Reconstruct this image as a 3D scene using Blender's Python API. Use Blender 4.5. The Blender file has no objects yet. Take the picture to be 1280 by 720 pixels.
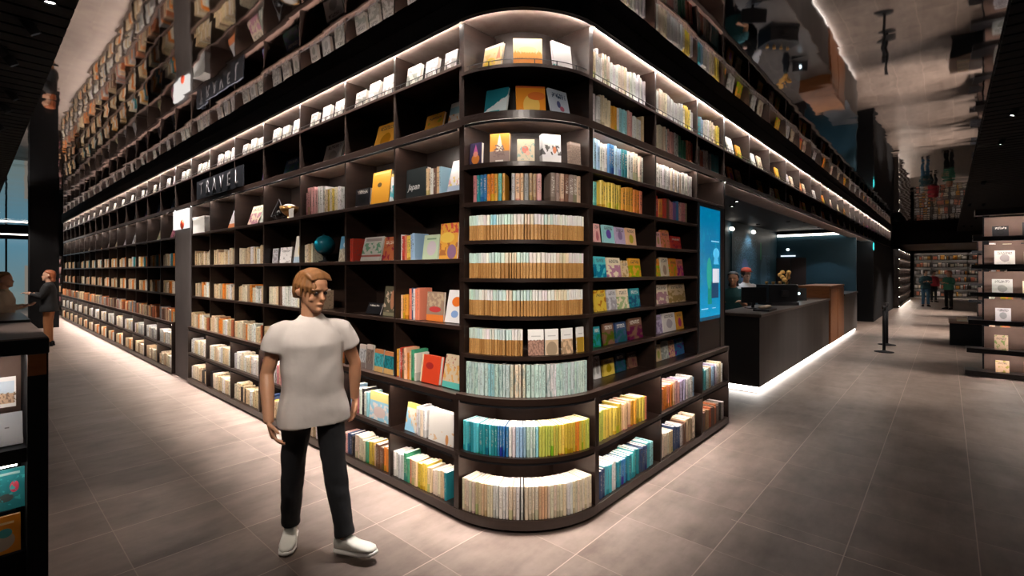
import bpy, math, random
from mathutils import Vector, Matrix, Euler
R = random.Random(7)
SC = bpy.context.scene
COL = SC.collection
PI = math.pi
rad = math.radians

# ------------------------------------------------------------------ camera / frame
YAW = rad(41.82)
EYE = 1.70
FPX = 608.0
FWD = Vector((math.cos(YAW), math.sin(YAW), 0))
RGT = Vector((math.sin(YAW), -math.cos(YAW), 0))
CEIL = 3.55
def at(px, py, z):
    """Ground-plan point that stands at height z where the photograph shows it."""
    x = (px - 640) / FPX; y = (338.6 - py) / FPX
    d = RGT * x + FWD + Vector((0, 0, y))
    t = (z - EYE) / d.z
    return Vector((d.x * t, d.y * t, z))
def proj(p):
    p = Vector(p); f = p.dot(FWD); r = p.dot(RGT)
    return 640 + FPX * r / f, 338.6 - FPX * (p.z - EYE) / f, f
def on_x(px, py, X):
    d = RGT * ((px - 640) / FPX) + FWD + Vector((0, 0, (338.6 - py) / FPX)); t_ = X / d.x
    return Vector((X, d.y * t_, EYE + d.z * t_))
def on_y(px, py, Y):
    d = RGT * ((px - 640) / FPX) + FWD + Vector((0, 0, (338.6 - py) / FPX)); t_ = Y / d.y
    return Vector((d.x * t_, Y, EYE + d.z * t_))
cd = bpy.data.cameras.new('camera'); cam = bpy.data.objects.new('camera', cd); COL.objects.link(cam)
cam.location = (0, 0, EYE); cam.rotation_euler = (PI / 2, 0, YAW - PI / 2)
cd.sensor_width = 36; cd.lens = FPX / 1280 * 36; cd.shift_y = -21.4 / 1280
cd.clip_start = 0.05; cd.clip_end = 200
SC.camera = cam
SC.view_settings.view_transform = 'Standard'; SC.view_settings.look = 'None'
SC.view_settings.gamma = 1; SC.view_settings.use_curve_mapping = False
SC.view_settings.exposure = 0.0
SC.cycles.max_bounces = 6; SC.cycles.diffuse_bounces = 3; SC.cycles.glossy_bounces = 4
SC.cycles.sample_clamp_indirect = 4.0; SC.cycles.caustics_reflective = False; SC.cycles.caustics_refractive = False
W = bpy.data.worlds.new('world'); SC.world = W; W.use_nodes = True
W.node_tree.nodes['Background'].inputs[0].default_value = (0.30, 0.38, 0.5, 1)
W.node_tree.nodes['Background'].inputs[1].default_value = 0.012

# ------------------------------------------------------------------ materials
class NT:
    def __init__(s, name):
        s.m = bpy.data.materials.new(name); s.m.use_nodes = True
        s.t = s.m.node_tree; s.n = s.t.nodes; s.b = s.n['Principled BSDF']
    def new(s, typ, **kw):
        n = s.n.new(typ)
        for k, v in kw.items(): setattr(n, k, v)
        return n
    def put(s, sock, v):
        if hasattr(v, 'node'): s.t.links.new(v, sock)
        elif isinstance(v, (tuple, list)) and len(v) == 3 and sock.type == 'RGBA': sock.default_value = (*v, 1)
        else: sock.default_value = v
    def math(s, op, a, b=0.0, c=None):
        n = s.new('ShaderNodeMath', operation=op); s.put(n.inputs[0], a); s.put(n.inputs[1], b)
        if c is not None: s.put(n.inputs[2], c)
        return n.outputs[0]
    def mix(s, f, a, b):
        n = s.new('ShaderNodeMix', data_type='RGBA'); s.put(n.inputs[0], f); s.put(n.inputs[6], a); s.put(n.inputs[7], b)
        return n.outputs[2]
    def noise(s, vec, scale, detail=2.0, rough=0.5):
        n = s.new('ShaderNodeTexNoise'); n.inputs['Scale'].default_value = scale
        n.inputs['Detail'].default_value = detail; n.inputs['Roughness'].default_value = rough
        if vec is not None: s.put(n.inputs['Vector'], vec)
        return n.outputs['Fac']
    def coord(s, which='Object'):
        return s.new('ShaderNodeTexCoord').outputs[which]
    def xyz(s, v):
        n = s.new('ShaderNodeSeparateXYZ'); s.put(n.inputs[0], v); return n.outputs
    def comb(s, x, y, z):
        n = s.new('ShaderNodeCombineXYZ'); s.put(n.inputs[0], x); s.put(n.inputs[1], y); s.put(n.inputs[2], z); return n.outputs[0]
    def scale(s, v, sc):
        n = s.new('ShaderNodeVectorMath', operation='MULTIPLY'); s.put(n.inputs[0], v); n.inputs[1].default_value = sc; return n.outputs[0]
    def between(s, v, a, b):
        return s.math('MULTIPLY', s.math('GREATER_THAN', v, a), s.math('LESS_THAN', v, b))
    def ramp(s, f, a, b):
        n = s.new('ShaderNodeMapRange'); s.put(n.inputs[0], f); n.inputs[1].default_value = a; n.inputs[2].default_value = b; return n.outputs[0]
    def bump(s, h, strength, dist):
        n = s.new('ShaderNodeBump'); n.inputs['Strength'].default_value = strength; n.inputs['Distance'].default_value = dist
        s.put(n.inputs['Height'], h); s.put(s.b.inputs['Normal'], n.outputs[0])
    def fin(s, col=None, rough=0.5, metal=0.0, spec=0.5):
        if col is not None: s.put(s.b.inputs['Base Color'], col)
        s.put(s.b.inputs['Roughness'], rough); s.put(s.b.inputs['Metallic'], metal); s.b.inputs['Specular IOR Level'].default_value = spec
        return s.m
def plain(name, c, rough=0.5, metal=0.0, var=0.12, sc=14, spec=0.5):
    """A colour with a faint procedural unevenness."""
    t = NT(name); f = t.noise(t.coord(), sc, 3)
    a = tuple(x * (1 - var) for x in c); b = tuple(min(1, x * (1 + var)) for x in c)
    return t.fin(t.mix(f, a, b), rough, metal, spec)
def glow(name, c, strength):
    t = NT(name); e = t.new('ShaderNodeEmission'); t.put(e.inputs[0], c); e.inputs[1].default_value = strength
    t.t.links.new(e.outputs[0], t.n['Material Output'].inputs[0]); t.n.remove(t.b); return t.m
def wood(name, c1, c2, rough, axis):
    t = NT(name); v = t.scale(t.coord(), axis)
    f = t.noise(v, 3.0, 6, 0.6); m = t.fin(t.mix(t.ramp(f, 0.3, 0.7), c1, c2), rough); t.bump(f, 0.08, 0.01); return m
M = {}
M['wood'] = wood('dark_walnut', (0.0095, 0.0055, 0.0042), (0.024, 0.0125, 0.0088), 0.36, (1.2, 1.2, 9))
M['wood_edge'] = wood('walnut_edge', (0.012, 0.0065, 0.005), (0.028, 0.0145, 0.010), 0.33, (1.0, 1.0, 14))
M['soffit'] = wood('pale_soffit_wood', (0.36, 0.26, 0.22), (0.52, 0.42, 0.37), 0.5, (2, 2, 8))  # walnut undersides made paler: the strip lamps' light is put into the colour
M['black'] = plain('matt_black', (0.004, 0.0045, 0.006), 0.75, spec=0.2)
M['black_gloss'] = plain('satin_black', (0.010, 0.011, 0.014), 0.3)
M['pages'] = plain('page_paper', (0.80, 0.76, 0.68), 0.8, var=0.06, sc=60)
M['led'] = glow('led_strip_glow', (1.0, 0.87, 0.78), 105)
M['led_small'] = glow('led_ledge_glow', (1.0, 0.86, 0.76), 85)
M['led_floor'] = glow('led_floor_glow', (1.0, 0.93, 0.86), 9)
M['led_tier'] = glow('tier_led_glow', (1.0, 0.85, 0.75), 100)
M['led_dim'] = glow('far_led_glow', (1.0, 0.85, 0.72), 45)
M['lamp'] = glow('spot_lens_glow', (1.0, 0.95, 0.9), 18)
M['steel'] = plain('dark_steel', (0.05, 0.05, 0.055), 0.35, 0.7)
M['concrete'] = plain('grey_plaster', (0.085, 0.072, 0.07), 0.7, var=0.2, sc=5)

# floor: 0.6 m stone tiles with pale joints
t = NT('stone_floor_tile'); o = t.coord(); x, y, z = t.xyz(o)
def joint(v, off, wd):
    f = t.math('FRACT', t.math('DIVIDE', t.math('SUBTRACT', v, off), 0.6))
    d = t.math('MULTIPLY', t.math('MINIMUM', f, t.math('SUBTRACT', 1.0, f)), 0.6)
    return t.ramp(d, wd, wd * 0.4)
jx = joint(x, 0.03, 0.0038); jy = joint(y, 0.46, 0.0042)
jl = t.math('MULTIPLY', t.math('LESS_THAN', t.math('ABSOLUTE', t.math('SUBTRACT', x, 3.48)), 0.0032), t.math('LESS_THAN', y, 1.1))
j = t.math('MAXIMUM', t.math('MAXIMUM', t.math('MULTIPLY', jx, 0.42), t.math('MULTIPLY', jy, 0.85)), jl)
cell = t.comb(t.math('FLOOR', t.math('DIVIDE', t.math('SUBTRACT', x, 0.03), 0.6)), t.math('FLOOR', t.math('DIVIDE', t.math('SUBTRACT', y, 0.46), 0.6)), 0.0)
wn = t.new('ShaderNodeTexWhiteNoise'); t.put(wn.inputs['Vector'], cell)
va = t.new('ShaderNodeVectorMath', operation='MULTIPLY_ADD'); t.put(va.inputs[0], cell); va.inputs[1].default_value = (3.7, 5.3, 0); t.put(va.inputs[2], t.scale(o, (2.2, 2.2, 1)))
n1 = t.noise(va.outputs[0], 1.1, 8, 0.62); n2 = t.noise(t.scale(o, (1, 3.5, 1)), 2.0, 6, 0.65)
f = t.math('ADD', t.math('MULTIPLY', n1, 0.6), t.math('MULTIPLY', n2, 0.4))
base = t.mix(t.ramp(f, 0.35, 0.68), (0.088, 0.062, 0.051), (0.235, 0.185, 0.158))
base = t.mix(t.math('MULTIPLY', wn.outputs['Value'], 0.28), base, (0.085, 0.064, 0.055))
colr = t.mix(j, base, (0.36, 0.28, 0.235))
t.fin(colr, t.ramp(f, 0.2, 0.9), 0, 0.4); t.b.inputs['Roughness'].default_value = 0.42
for l in list(t.t.links):
    if l.to_socket == t.b.inputs['Roughness']: t.t.links.remove(l)
t.bump(t.math('SUBTRACT', f, j), 0.10, 0.006)
M['floor'] = t.m
# mirror foil ceiling, slightly wavy
t = NT('mirror_foil'); o = t.coord(); x, y, z = t.xyz(o)
px_ = t.math('FRACT', t.math('DIVIDE', x, 1.2)); py_ = t.math('FRACT', t.math('DIVIDE', y, 1.2))
dome = t.math('MULTIPLY', t.math('SINE', t.math('MULTIPLY', px_, PI)), t.math('SINE', t.math('MULTIPLY', py_, PI)))
h = t.math('ADD', t.math('MULTIPLY', dome, 0.5), t.noise(o, 1.6, 2, 0.45))
t.bump(h, 1.0, 0.0032)
M['mirror'] = t.fin((0.68, 0.665, 0.66), 0.035, 1.0)

def scribble(t, o, rnd, a, b):
    x, y, z = t.xyz(o)
    v = t.comb(t.math('MULTIPLY', x, 2.0), t.math('MULTIPLY', rnd, 91.0), t.math('MULTIPLY', z, 24.0))
    n = t.math('GREATER_THAN', t.noise(v, 1.3, 2), 0.53)
    return t.math('MULTIPLY', n, t.math('MULTIPLY', t.between(z, a, b), t.between(x, -0.27, 0.27)))
def spine_material(name, two_tone=False, stripes=False, ink_amount=.8):
    t = NT(name); o = t.coord(); x, y, z = t.xyz(o); oi = t.new('ShaderNodeObjectInfo'); rnd = oi.outputs['Random']; c = oi.outputs['Color']
    bw = t.new('ShaderNodeRGBToBW'); t.put(bw.inputs[0], c)
    ink = t.mix(t.math('GREATER_THAN', bw.outputs[0], 0.22), (0.8, 0.76, 0.68), (0.07, 0.06, 0.06))
    front = t.math('LESS_THAN', y, 0.12)
    if two_tone:
        col = t.mix(t.math('GREATER_THAN', z, 0.60), t.mix(rnd, (0.36, 0.17, 0.045), (0.56, 0.31, 0.105)), c)
        s = t.math('MULTIPLY', scribble(t, o, rnd, 0.12, 0.5), 0.55)
        col = t.mix(t.math('MULTIPLY', s, front), col, (0.25, 0.13, 0.05))
    elif stripes:
        w = t.math('GREATER_THAN', t.noise(t.comb(t.math('MULTIPLY', x, 3.0), t.math('MULTIPLY', rnd, 60.0), t.math('MULTIPLY', z, 1.5)), 2.2, 1), 0.54)
        col = t.mix(t.math('MULTIPLY', w, 0.7), c, t.mix(rnd, (0.12, 0.26, 0.28), (0.42, 0.54, 0.50)))
        s = scribble(t, o, rnd, 0.2, 0.85); col = t.mix(t.math('MULTIPLY', t.math('MULTIPLY', s, front), 0.4), col, ink)
    else:
        s = scribble(t, o, rnd, 0.30, 0.86)
        r2 = t.math('FRACT', t.math('MULTIPLY', rnd, 13.7)); r3 = t.math('FRACT', t.math('MULTIPLY', rnd, 37.1))
        band = t.math('MULTIPLY', t.math('LESS_THAN', z, t.math('MULTIPLY', r2, 0.34)), t.math('GREATER_THAN', r3, 0.45))
        hs = t.new('ShaderNodeHueSaturation'); t.put(hs.inputs['Color'], c); t.put(hs.inputs['Hue'], t.math('ADD', 0.40, t.math('MULTIPLY', r2, 0.2))); hs.inputs['Value'].default_value = 0.62; hs.inputs['Saturation'].default_value = 1.25
        col = t.mix(t.math('MULTIPLY', band, 0.85), c, hs.outputs[0])
        col = t.mix(t.math('MULTIPLY', t.math('MULTIPLY', s, front), ink_amount), col, ink)
    return t.fin(col, 0.45)
M['spine'] = spine_material('book_cloth_cover', ink_amount=.7); M['spinesoft'] = spine_material('paper_cover', ink_amount=.34); M['two'] = spine_material('white_and_tan_cover', True); M['stripe'] = spine_material('striped_cover', False, True)
def cover_material(name, kind):
    t = NT(name); o = t.coord(); x, y, z = t.xyz(o); oi = t.new('ShaderNodeObjectInfo'); rnd = oi.outputs['Random']; c = oi.outputs['Color']
    r2 = t.math('FRACT', t.math('MULTIPLY', rnd, 17.3)); r3 = t.math('FRACT', t.math('MULTIPLY', rnd, 41.9))
    hs = t.new('ShaderNodeHueSaturation'); t.put(hs.inputs['Color'], c); t.put(hs.inputs['Hue'], t.math('ADD', 0.32, t.math('MULTIPLY', r2, 0.36))); hs.inputs['Value'].default_value = 0.55; hs.inputs['Saturation'].default_value = 1.5
    bw = t.new('ShaderNodeRGBToBW'); t.put(bw.inputs[0], c)
    ink = t.mix(t.math('GREATER_THAN', bw.outputs[0], 0.25), (0.82, 0.79, 0.72), (0.06, 0.055, 0.06))
    off = t.comb(t.math('MULTIPLY', rnd, 31.0), t.math('MULTIPLY', r2, 19.0), 0.0)
    va = t.new('ShaderNodeVectorMath', operation='ADD'); t.put(va.inputs[0], t.comb(x, z, 0.0)); t.put(va.inputs[1], off)
    n = t.noise(va.outputs[0], 3.5, 3)
    if kind == 0:      # picture on the lower part
        col = t.mix(t.math('MULTIPLY', t.math('GREATER_THAN', n, 0.48), t.math('LESS_THAN', z, 0.62)), c, hs.outputs[0])
        tz = (0.72, 0.9)
    elif kind == 1:    # round motif
        d = t.math('ADD', t.math('POWER', t.math('MULTIPLY', x, 1.1), 2.0), t.math('POWER', t.math('SUBTRACT', z, t.math('ADD', 0.32, t.math('MULTIPLY', r3, 0.2))), 2.0))
        col = t.mix(t.math('LESS_THAN', d, t.math('ADD', 0.03, t.math('MULTIPLY', n, 0.07))), c, hs.outputs[0]); tz = (0.74, 0.92)
    else:              # band and all-over pattern
        col = t.mix(t.math('GREATER_THAN', n, 0.56), c, hs.outputs[0])
        col = t.mix(t.between(z, 0.66, 0.86), col, c); tz = (0.69, 0.83)
    v = t.comb(t.math('MULTIPLY', x, 16.0), t.math('MULTIPLY', z, 26.0), t.math('MULTIPLY', rnd, 77.0))
    s = t.math('MULTIPLY', t.math('GREATER_THAN', t.noise(v, 1.0, 1), 0.5), t.math('MULTIPLY', t.between(z, *tz), t.between(x, -0.36, 0.36)))
    col = t.mix(t.math('MULTIPLY', t.math('MULTIPLY', s, t.math('LESS_THAN', y, 0.3)), 0.85), col, ink)
    return t.fin(col, 0.4)
M['cov0'] = cover_material('picture_cover', 0); M['cov1'] = cover_material('motif_cover', 1); M['cov2'] = cover_material('patterned_cover', 2)
def art(name, base, shapes, rough=0.4, emit=0.0):
    """A printed face: shapes in the face's own unit square (x -0.5..0.5, z 0..1)."""
    t = NT(name); o = t.coord(); x, y, z = t.xyz(o); col = t.mix(0.0, base, base)
    v2 = t.comb(x, z, 0.0)
    for sh in shapes:
        k, c = sh[0], sh[-1]
        if k == 'rect': f = t.math('MULTIPLY', t.between(x, sh[1], sh[2]), t.between(z, sh[3], sh[4]))
        elif k == 'ell':
            f = t.math('LESS_THAN', t.math('ADD', t.math('POWER', t.math('DIVIDE', t.math('SUBTRACT', x, sh[1]), sh[3]), 2.0), t.math('POWER', t.math('DIVIDE', t.math('SUBTRACT', z, sh[2]), sh[4]), 2.0)), 1.0)
        elif k == 'noise':
            f = t.math('MULTIPLY', t.math('GREATER_THAN', t.noise(v2, sh[1], 3), sh[2]), t.between(z, sh[3], sh[4]))
        elif k == 'trees':
            n = t.noise(t.comb(t.math('MULTIPLY', x, sh[1]), 0.0, 0.0), 1.0, 2); f = t.math('LESS_THAN', z, t.math('ADD', sh[2], t.math('MULTIPLY', n, sh[3])))
        elif k == 'tri':
            w = t.math('MULTIPLY', t.math('SUBTRACT', sh[3], z), sh[4]); f = t.math('MULTIPLY', t.math('LESS_THAN', t.math('ABSOLUTE', t.math('SUBTRACT', x, sh[1])), w), t.math('GREATER_THAN', z, sh[2]))
        elif k == 'slope':
            f = t.math('LESS_THAN', z, t.math('ADD', sh[1], t.math('MULTIPLY', t.math('ADD', x, t.math('MULTIPLY', t.noise(v2, 6, 2), 0.3)), sh[2])))
        elif k == 'lines':
            f = t.math('MULTIPLY', t.math('GREATER_THAN', t.noise(t.comb(t.math('MULTIPLY', x, sh[5]), t.math('MULTIPLY', z, sh[6]), 3.1), 1.0, 1), 0.5), t.math('MULTIPLY', t.between(x, sh[1], sh[2]), t.between(z, sh[3], sh[4])))
        elif k == 'fade':
            f = t.ramp(z, sh[1], sh[2])
        col = t.mix(f, col, c)
    if emit:
        t.put(t.b.inputs['Emission Color'], col); t.b.inputs['Emission Strength'].default_value = emit
        return t.fin((0.01, 0.01, 0.012), 0.15)
    return t.fin(col, rough)

# ------------------------------------------------------------------ mesh building
class MB:
    def __init__(s): s.v = []; s.f = []; s.m = []; s.c = []
    def add(s, vs, fs, mi=0, col=None):
        b = len(s.v); s.v += [tuple(p) for p in vs]
        for q in fs: s.f.append(tuple(b + i for i in q)); s.m.append(mi); s.c.append(col)
    def box(s, x0, x1, y0, y1, z0, z1, mi=0, col=None, mat=None):
        vs = [Vector((x, y, z)) for z in (z0, z1) for x, y in ((x0, y0), (x1, y0), (x1, y1), (x0, y1))]
        if mat is not None: vs = [mat @ v for v in vs]
        s.add(vs, [(3, 2, 1, 0), (4, 5, 6, 7), (0, 1, 5, 4), (1, 2, 6, 5), (2, 3, 7, 6), (3, 0, 4, 7)], mi, col)
    def prism(s, pts, z0, z1, mi=0):
        """Extrudes a strip of quads given as (outer, inner) plan points."""
        n = len(pts); vs = []
        for (a, b) in pts: vs += [(a[0], a[1], z0), (b[0], b[1], z0), (a[0], a[1], z1), (b[0], b[1], z1)]
        fs = []
        for i in range(n - 1):
            p, q = 4 * i, 4 * i + 4
            fs += [(p, q, q + 2, p + 2), (p + 1, p + 3, q + 3, q + 1), (p + 2, q + 2, q + 3, p + 3), (p, p + 1, q + 1, q)]
        fs += [(0, 2, 3, 1), (4 * n - 4, 4 * n - 3, 4 * n - 1, 4 * n - 2)]
        s.add(vs, fs, mi)
    def loft(s, rings, mi=0, cap=True):
        n = len(rings[0]); vs = [p for r in rings for p in r]; fs = []
        for i in range(len(rings) - 1):
            for k in range(n):
                a = i * n + k; b = i * n + (k + 1) % n; fs.append((a, b, b + n, a + n))
        if cap: fs.append(tuple(range(n - 1, -1, -1))); fs.append(tuple(range((len(rings) - 1) * n, len(rings) * n)))
        s.add(vs, fs, mi)
    def tube(s, pts, rs, n=10, mi=0, side=None, flat=1.0):
        pts = [Vector(p) for p in pts]; rings = []
        if not isinstance(rs, (list, tuple)): rs = [rs] * len(pts)
        u = None
        for i, p in enumerate(pts):
            d = (pts[min(i + 1, len(pts) - 1)] - pts[max(i - 1, 0)]).normalized()
            if u is None:
                h = Vector(side) if side is not None else (Vector((0, 0, 1)) if abs(d.z) < 0.9 else Vector((1, 0, 0)))
                u = (h - d * h.dot(d)).normalized()
            else: u = (u - d * u.dot(d)).normalized()
            w = d.cross(u)
            rings.append([p + u * (rs[i] * math.cos(2 * PI * k / n)) + w * (rs[i] * flat * math.sin(2 * PI * k / n)) for k in range(n)])
        s.loft(rings, mi)
    def lathe(s, prof, n=24, mi=0, at=(0, 0, 0)):
        s.loft([[(at[0] + r * math.cos(2 * PI * k / n), at[1] + r * math.sin(2 * PI * k / n), at[2] + z) for k in range(n)] for r, z in prof], mi)
    def ball(s, c, r, n=14, mi=0, sc=(1, 1, 1)):
        c = Vector(c); rings = []
        for i in range(1, n // 2 + 1):
            a = PI * (i - 0.5) / (n // 2) - PI / 2
            rings.append([c + Vector((r * sc[0] * math.cos(a) * math.cos(2 * PI * k / n), r * sc[1] * math.cos(a) * math.sin(2 * PI * k / n), r * sc[2] * math.sin(a))) for k in range(n)])
        s.loft(rings, mi)
    def mesh(s, name, mats, smooth=False):
        me = bpy.data.meshes.new(name); me.from_pydata(s.v, [], s.f)
        for m in mats: me.materials.append(m)
        me.polygons.foreach_set('material_index', s.m)
        if smooth: me.polygons.foreach_set('use_smooth', [True] * len(s.f))
        if any(c is not None for c in s.c):
            ca = me.color_attributes.new('tint', 'FLOAT_COLOR', 'CORNER')
            for p, c in zip(me.polygons, s.c):
                for li in p.loop_indices: ca.data[li].color = (*(c or (1, 1, 1)), 1)
        me.update(); return me
    def build(s, name, mats, parent=None, smooth=False):
        if not isinstance(mats, (list, tuple)): mats = [mats]
        return link(name, s.mesh(name, mats, smooth), parent)
def link(name, data, parent=None):
    o = bpy.data.objects.new(name, data); COL.objects.link(o)
    if parent is not None: o.parent = parent
    return o
def tag(o, label, cat, group=None):
    o['label'] = label; o['category'] = cat
    if group: o['group'] = group
    return o
def structure(o): o['kind'] = 'structure'; return o
def stuff(o, label, cat): o['kind'] = 'stuff'; o['label'] = label; o['category'] = cat; return o
def empty(name, loc=(0, 0, 0), rz=0.0, label=None, cat=None, group=None):
    o = link(name, None); o.location = loc; o.rotation_euler = (0, 0, rz); o.empty_display_size = 0.1
    if label: tag(o, label, cat, group)
    return o
def bevel(o, w=0.003, seg=2):
    m = o.modifiers.new('bevel', 'BEVEL'); m.width = w; m.segments = seg; m.limit_method = 'ANGLE'; return o
def boxpart(name, parent, x0, x1, y0, y1, z0, z1, mat, bev=0.0):
    b = MB(); b.box(x0, x1, y0, y1, z0, z1); o = b.build(name, mat, parent)
    if bev: bevel(o, bev)
    return o
ORD = ('zeroth first second third fourth fifth sixth seventh eighth ninth tenth eleventh twelfth thirteenth fourteenth fifteenth sixteenth seventeenth eighteenth nineteenth '
       'twentieth').split()
TENS = ('', '', 'twenty', 'thirty', 'forty', 'fifty', 'sixty', 'seventy')
def nth(n):
    if n <= 20: return ORD[n]
    if n % 10 == 0: return TENS[n // 10][:-1] + 'ieth'
    return TENS[n // 10] + '-' + ORD[n % 10]

# ------------------------------------------------------------------ room shell
b = MB(); b.box(-3.2, 62, -4.2, 42, -0.08, 0.0); structure(b.build('floor', M['floor']))
b = MB(); b.box(0.49, 30, -0.32, 34, CEIL, CEIL + 0.05); structure(b.build('ceiling', M['mirror']))
M['slat'] = plain('black_slat', (0.0022, 0.0025, 0.003), 0.8, spec=0.15); M['slat_gap'] = plain('grey_ceiling_rail', (0.012, 0.013, 0.015), 0.4)
def slats(name, x0, x1, y0, y1, along):
    b = MB(); b.box(x0, x1, y0, y1, CEIL + 0.02, CEIL + 0.08, 0); p = 0.2
    a0, a1 = (y0, y1) if along == 'x' else (x0, x1); s = a0
    while s < a1 - 0.05:
        if along == 'x': b.box(x0, x1, s, s + 0.165, CEIL - 0.06, CEIL, 0); b.box(x0, x1, s + 0.176, s + 0.188, CEIL - 0.045, CEIL - 0.02, 1)
        else: b.box(s, s + 0.165, y0, y1, CEIL - 0.06, CEIL, 0); b.box(s + 0.176, s + 0.188, y0, y1, CEIL - 0.045, CEIL - 0.02, 1)
        s += p
    return structure(b.build(name, [M['slat'], M['slat_gap']]))
slats('ceiling_slats_left', -3.2, 0.488, -0.32, 34, 'x'); slats('ceiling_slats_right', 0.488, 42, -4.2, -0.322, 'y')
slats('ceiling_slats_rear', -3.2, 0.488, -4.2, -0.322, 'x')
for nm, q in (('wall_left', (-3.3, -3.2, -4.2, 42, 0, 3.6)), ('wall_right', (-3.2, 62, -4.3, -4.2, 0, 3.6))):
    b = MB(); b.box(*q); structure(b.build(nm, M['concrete']))

# ------------------------------------------------------------------ bookcases
CX, CY = 2.90, 2.49               # centre of the rounded corner
RU, RL, RB = 0.64, 0.69, 0.31     # radius of the upper front, of the deeper lower front, of the back
XL, XLL = CX - RU, CX - RL        # left wall: upper and lower front
YR, YRL = CY - RU, CY - RL        # right wall
DEP = RU - RB
FAS = 3.40
LB = [2.49, 3.28, 4.04, 4.94, 5.86, 6.77, 7.72, 8.57]           # bays of the left wall
LF = [9.43 + 0.94 * i for i in range(16)]                        # bays beyond the pillar
RBAY = [2.90, 3.91, 4.84, 5.62]                                  # bays of the right wall
HB = [5.62 + 0.93 * i for i in range(24)]                        # bays above the counter
ZR = [(3.06, .022), (2.755, .055), (2.42, .03), (2.163, .028), (1.905, .025), (1.65, .025), (1.40, .025), (1.138, .028), (.869, .042), (.488, .03), (.086, .062)]
ZL = [(3.13, .022), (2.745, .055), (2.26, .03), (1.785, .03), (1.32, .03), (.86, .042), (.47, .03), (.086, .062)]
def P3(face, s, d):
    """Plan point: s runs to the viewer's right along the wall, d goes inwards from the upper front."""
    return (s, YR + d) if face == 'R' else (XL + d, s)
def fbox(b, face, s0, s1, d0, d1, z0, z1, mi=0):
    if face == 'R': b.box(s0, s1, YR + d0, YR + d1, z0, z1, mi)
    else: b.box(XL + d0, XL + d1, s0, s1, z0, z1, mi)
def arcpts(r0, r1, a0=-90.0, a1=0.0, n=22):
    out = []
    for i in range(n + 1):
        th = rad(a0 + (a1 - a0) * i / n); u = Vector((-math.sin(th), math.cos(th)))
        out.append(((CX - r0 * u.x, CY - r0 * u.y), (CX - r1 * u.x, CY - r1 * u.y)))
    return out
def led(b, face, s0, s1, d, z0, z1):
    """A thin lip with the glowing tape on its inner side."""
    fbox(b, face, s0, s1, d, d + 0.003, z0 - 0.006, z1, 0); fbox(b, face, s0 + 0.03, s1 - 0.03, d + 0.0031, d + 0.0151, z0 + 0.005, z1 - 0.001, 1)
def arcled(b, r, z0, z1):
    b.prism(arcpts(r, r - 0.003, -87.5, -2.5), z0 - 0.006, z1, 0); b.prism(arcpts(r - 0.0031, r - 0.0151, -85.5, -4.5), z0 + 0.005, z1 - 0.001, 1)
def run(face, bays, zs, lower, label, top_only=False, name='bookcase', grp=None):
    s0, s1 = bays[0], bays[-1]
    root = empty(name, (*P3(face, s0, 0), 0 if not top_only else 2.70), 0, label, 'bookcase', grp)
    inv = Matrix.Translation(-root.location)
    def part(b, nm, mats, par=root):
        b.v = [tuple(inv @ Vector(v)) for v in b.v]; return b.build(nm, mats, par)
    zb = 0.0 if not top_only else zs[-1][0] - zs[-1][1]
    b = MB(); fbox(b, face, s0, s1, DEP - 0.012, DEP + 0.02, zb, CEIL - 0.005); part(b, 'back_panel', M['wood'])
    for i, (z, th) in enumerate(zs):
        low = i >= lower
        b = MB(); fbox(b, face, s0, bays[2] if (face == 'R' and not top_only and 3 <= i <= 7) else s1, -0.05 if low else 0.0, DEP - 0.012, z - th, z)
        o = part(b, 'plinth' if (i == len(zs) - 1 and not top_only) else 'shelf_board', M['wood_edge']); bevel(o, 0.002)
        if i == 1:
            b = MB(); fbox(b, face, s0 + 0.03, s1 - 0.03, 0.02, DEP - 0.014, z - th - 0.0035, z - th - 0.0003); part(b, 'soffit', M['soffit'])  # thin panel added under the board to give it a lit underside
        if i in (1, lower, lower + 1) and not (top_only and i > 1):
            b = MB(); d = -0.046 if low else 0.004
            led(b, face, s0 + 0.045, s1 - 0.045, d, z - th - 0.012, z - th - 0.0005); part(b, 'light_strip', [M['black'], M['led_small']])
    b = MB()
    for k, s in enumerate(bays):
        w = 0.012
        c = min(max(s, s0 + w), s1 - w)
        b = MB(); fbox(b, face, c - w, c + w, 0.004, DEP - 0.012, zb if top_only else zs[lower][0], FAS)
        part(b, 'divider', M['wood'])
        if not top_only:
            b = MB(); fbox(b, face, c - w, c + w, -0.046, DEP - 0.012, zs[-1][0], zs[lower][0] - zs[lower][1]); part(b, 'divider', M['wood'])
    b = MB(); fbox(b, face, s0, s1, -0.05, -0.02, FAS, CEIL - 0.004); part(b, 'fascia', M['black'])
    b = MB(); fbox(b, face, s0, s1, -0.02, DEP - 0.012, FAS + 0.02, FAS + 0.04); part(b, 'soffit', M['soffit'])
    b = MB(); led(b, face, s0, s1, -0.0195, FAS + 0.002, FAS + 0.017); part(b, 'light_strip', [M['black'], M['led']])
    b = MB()                                       # rail that keeps the top row from slipping
    z = zs[0][0]
    fbox(b, face, s0, s1, 0.004, 0.008, z + 0.030, z + 0.034)
    s = s0 + 0.05
    while s < min(s1, s0 + 8): fbox(b, face, s, s + 0.004, 0.004, 0.008, z, z + 0.032); s += 0.11
    part(b, 'rail', M['steel'])
    return root
run('L', LB, ZL, 5, 'dark walnut wall bookcase between the rounded corner and the grey pillar')
run('L', LF, ZL, 5, 'dark walnut wall bookcase on the far side of the grey pillar')
run('L', [8.57, 9.43], ZL[:2], 9, 'short dark walnut bookcase above the grey pillar', True)
run('R', RBAY, ZR, 8, 'dark walnut wall bookcase between the rounded corner and the blue screen')
run('R', HB, ZR[:2], 9, 'two-row dark walnut bookcase spanning high above the sales counter', True)
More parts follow.
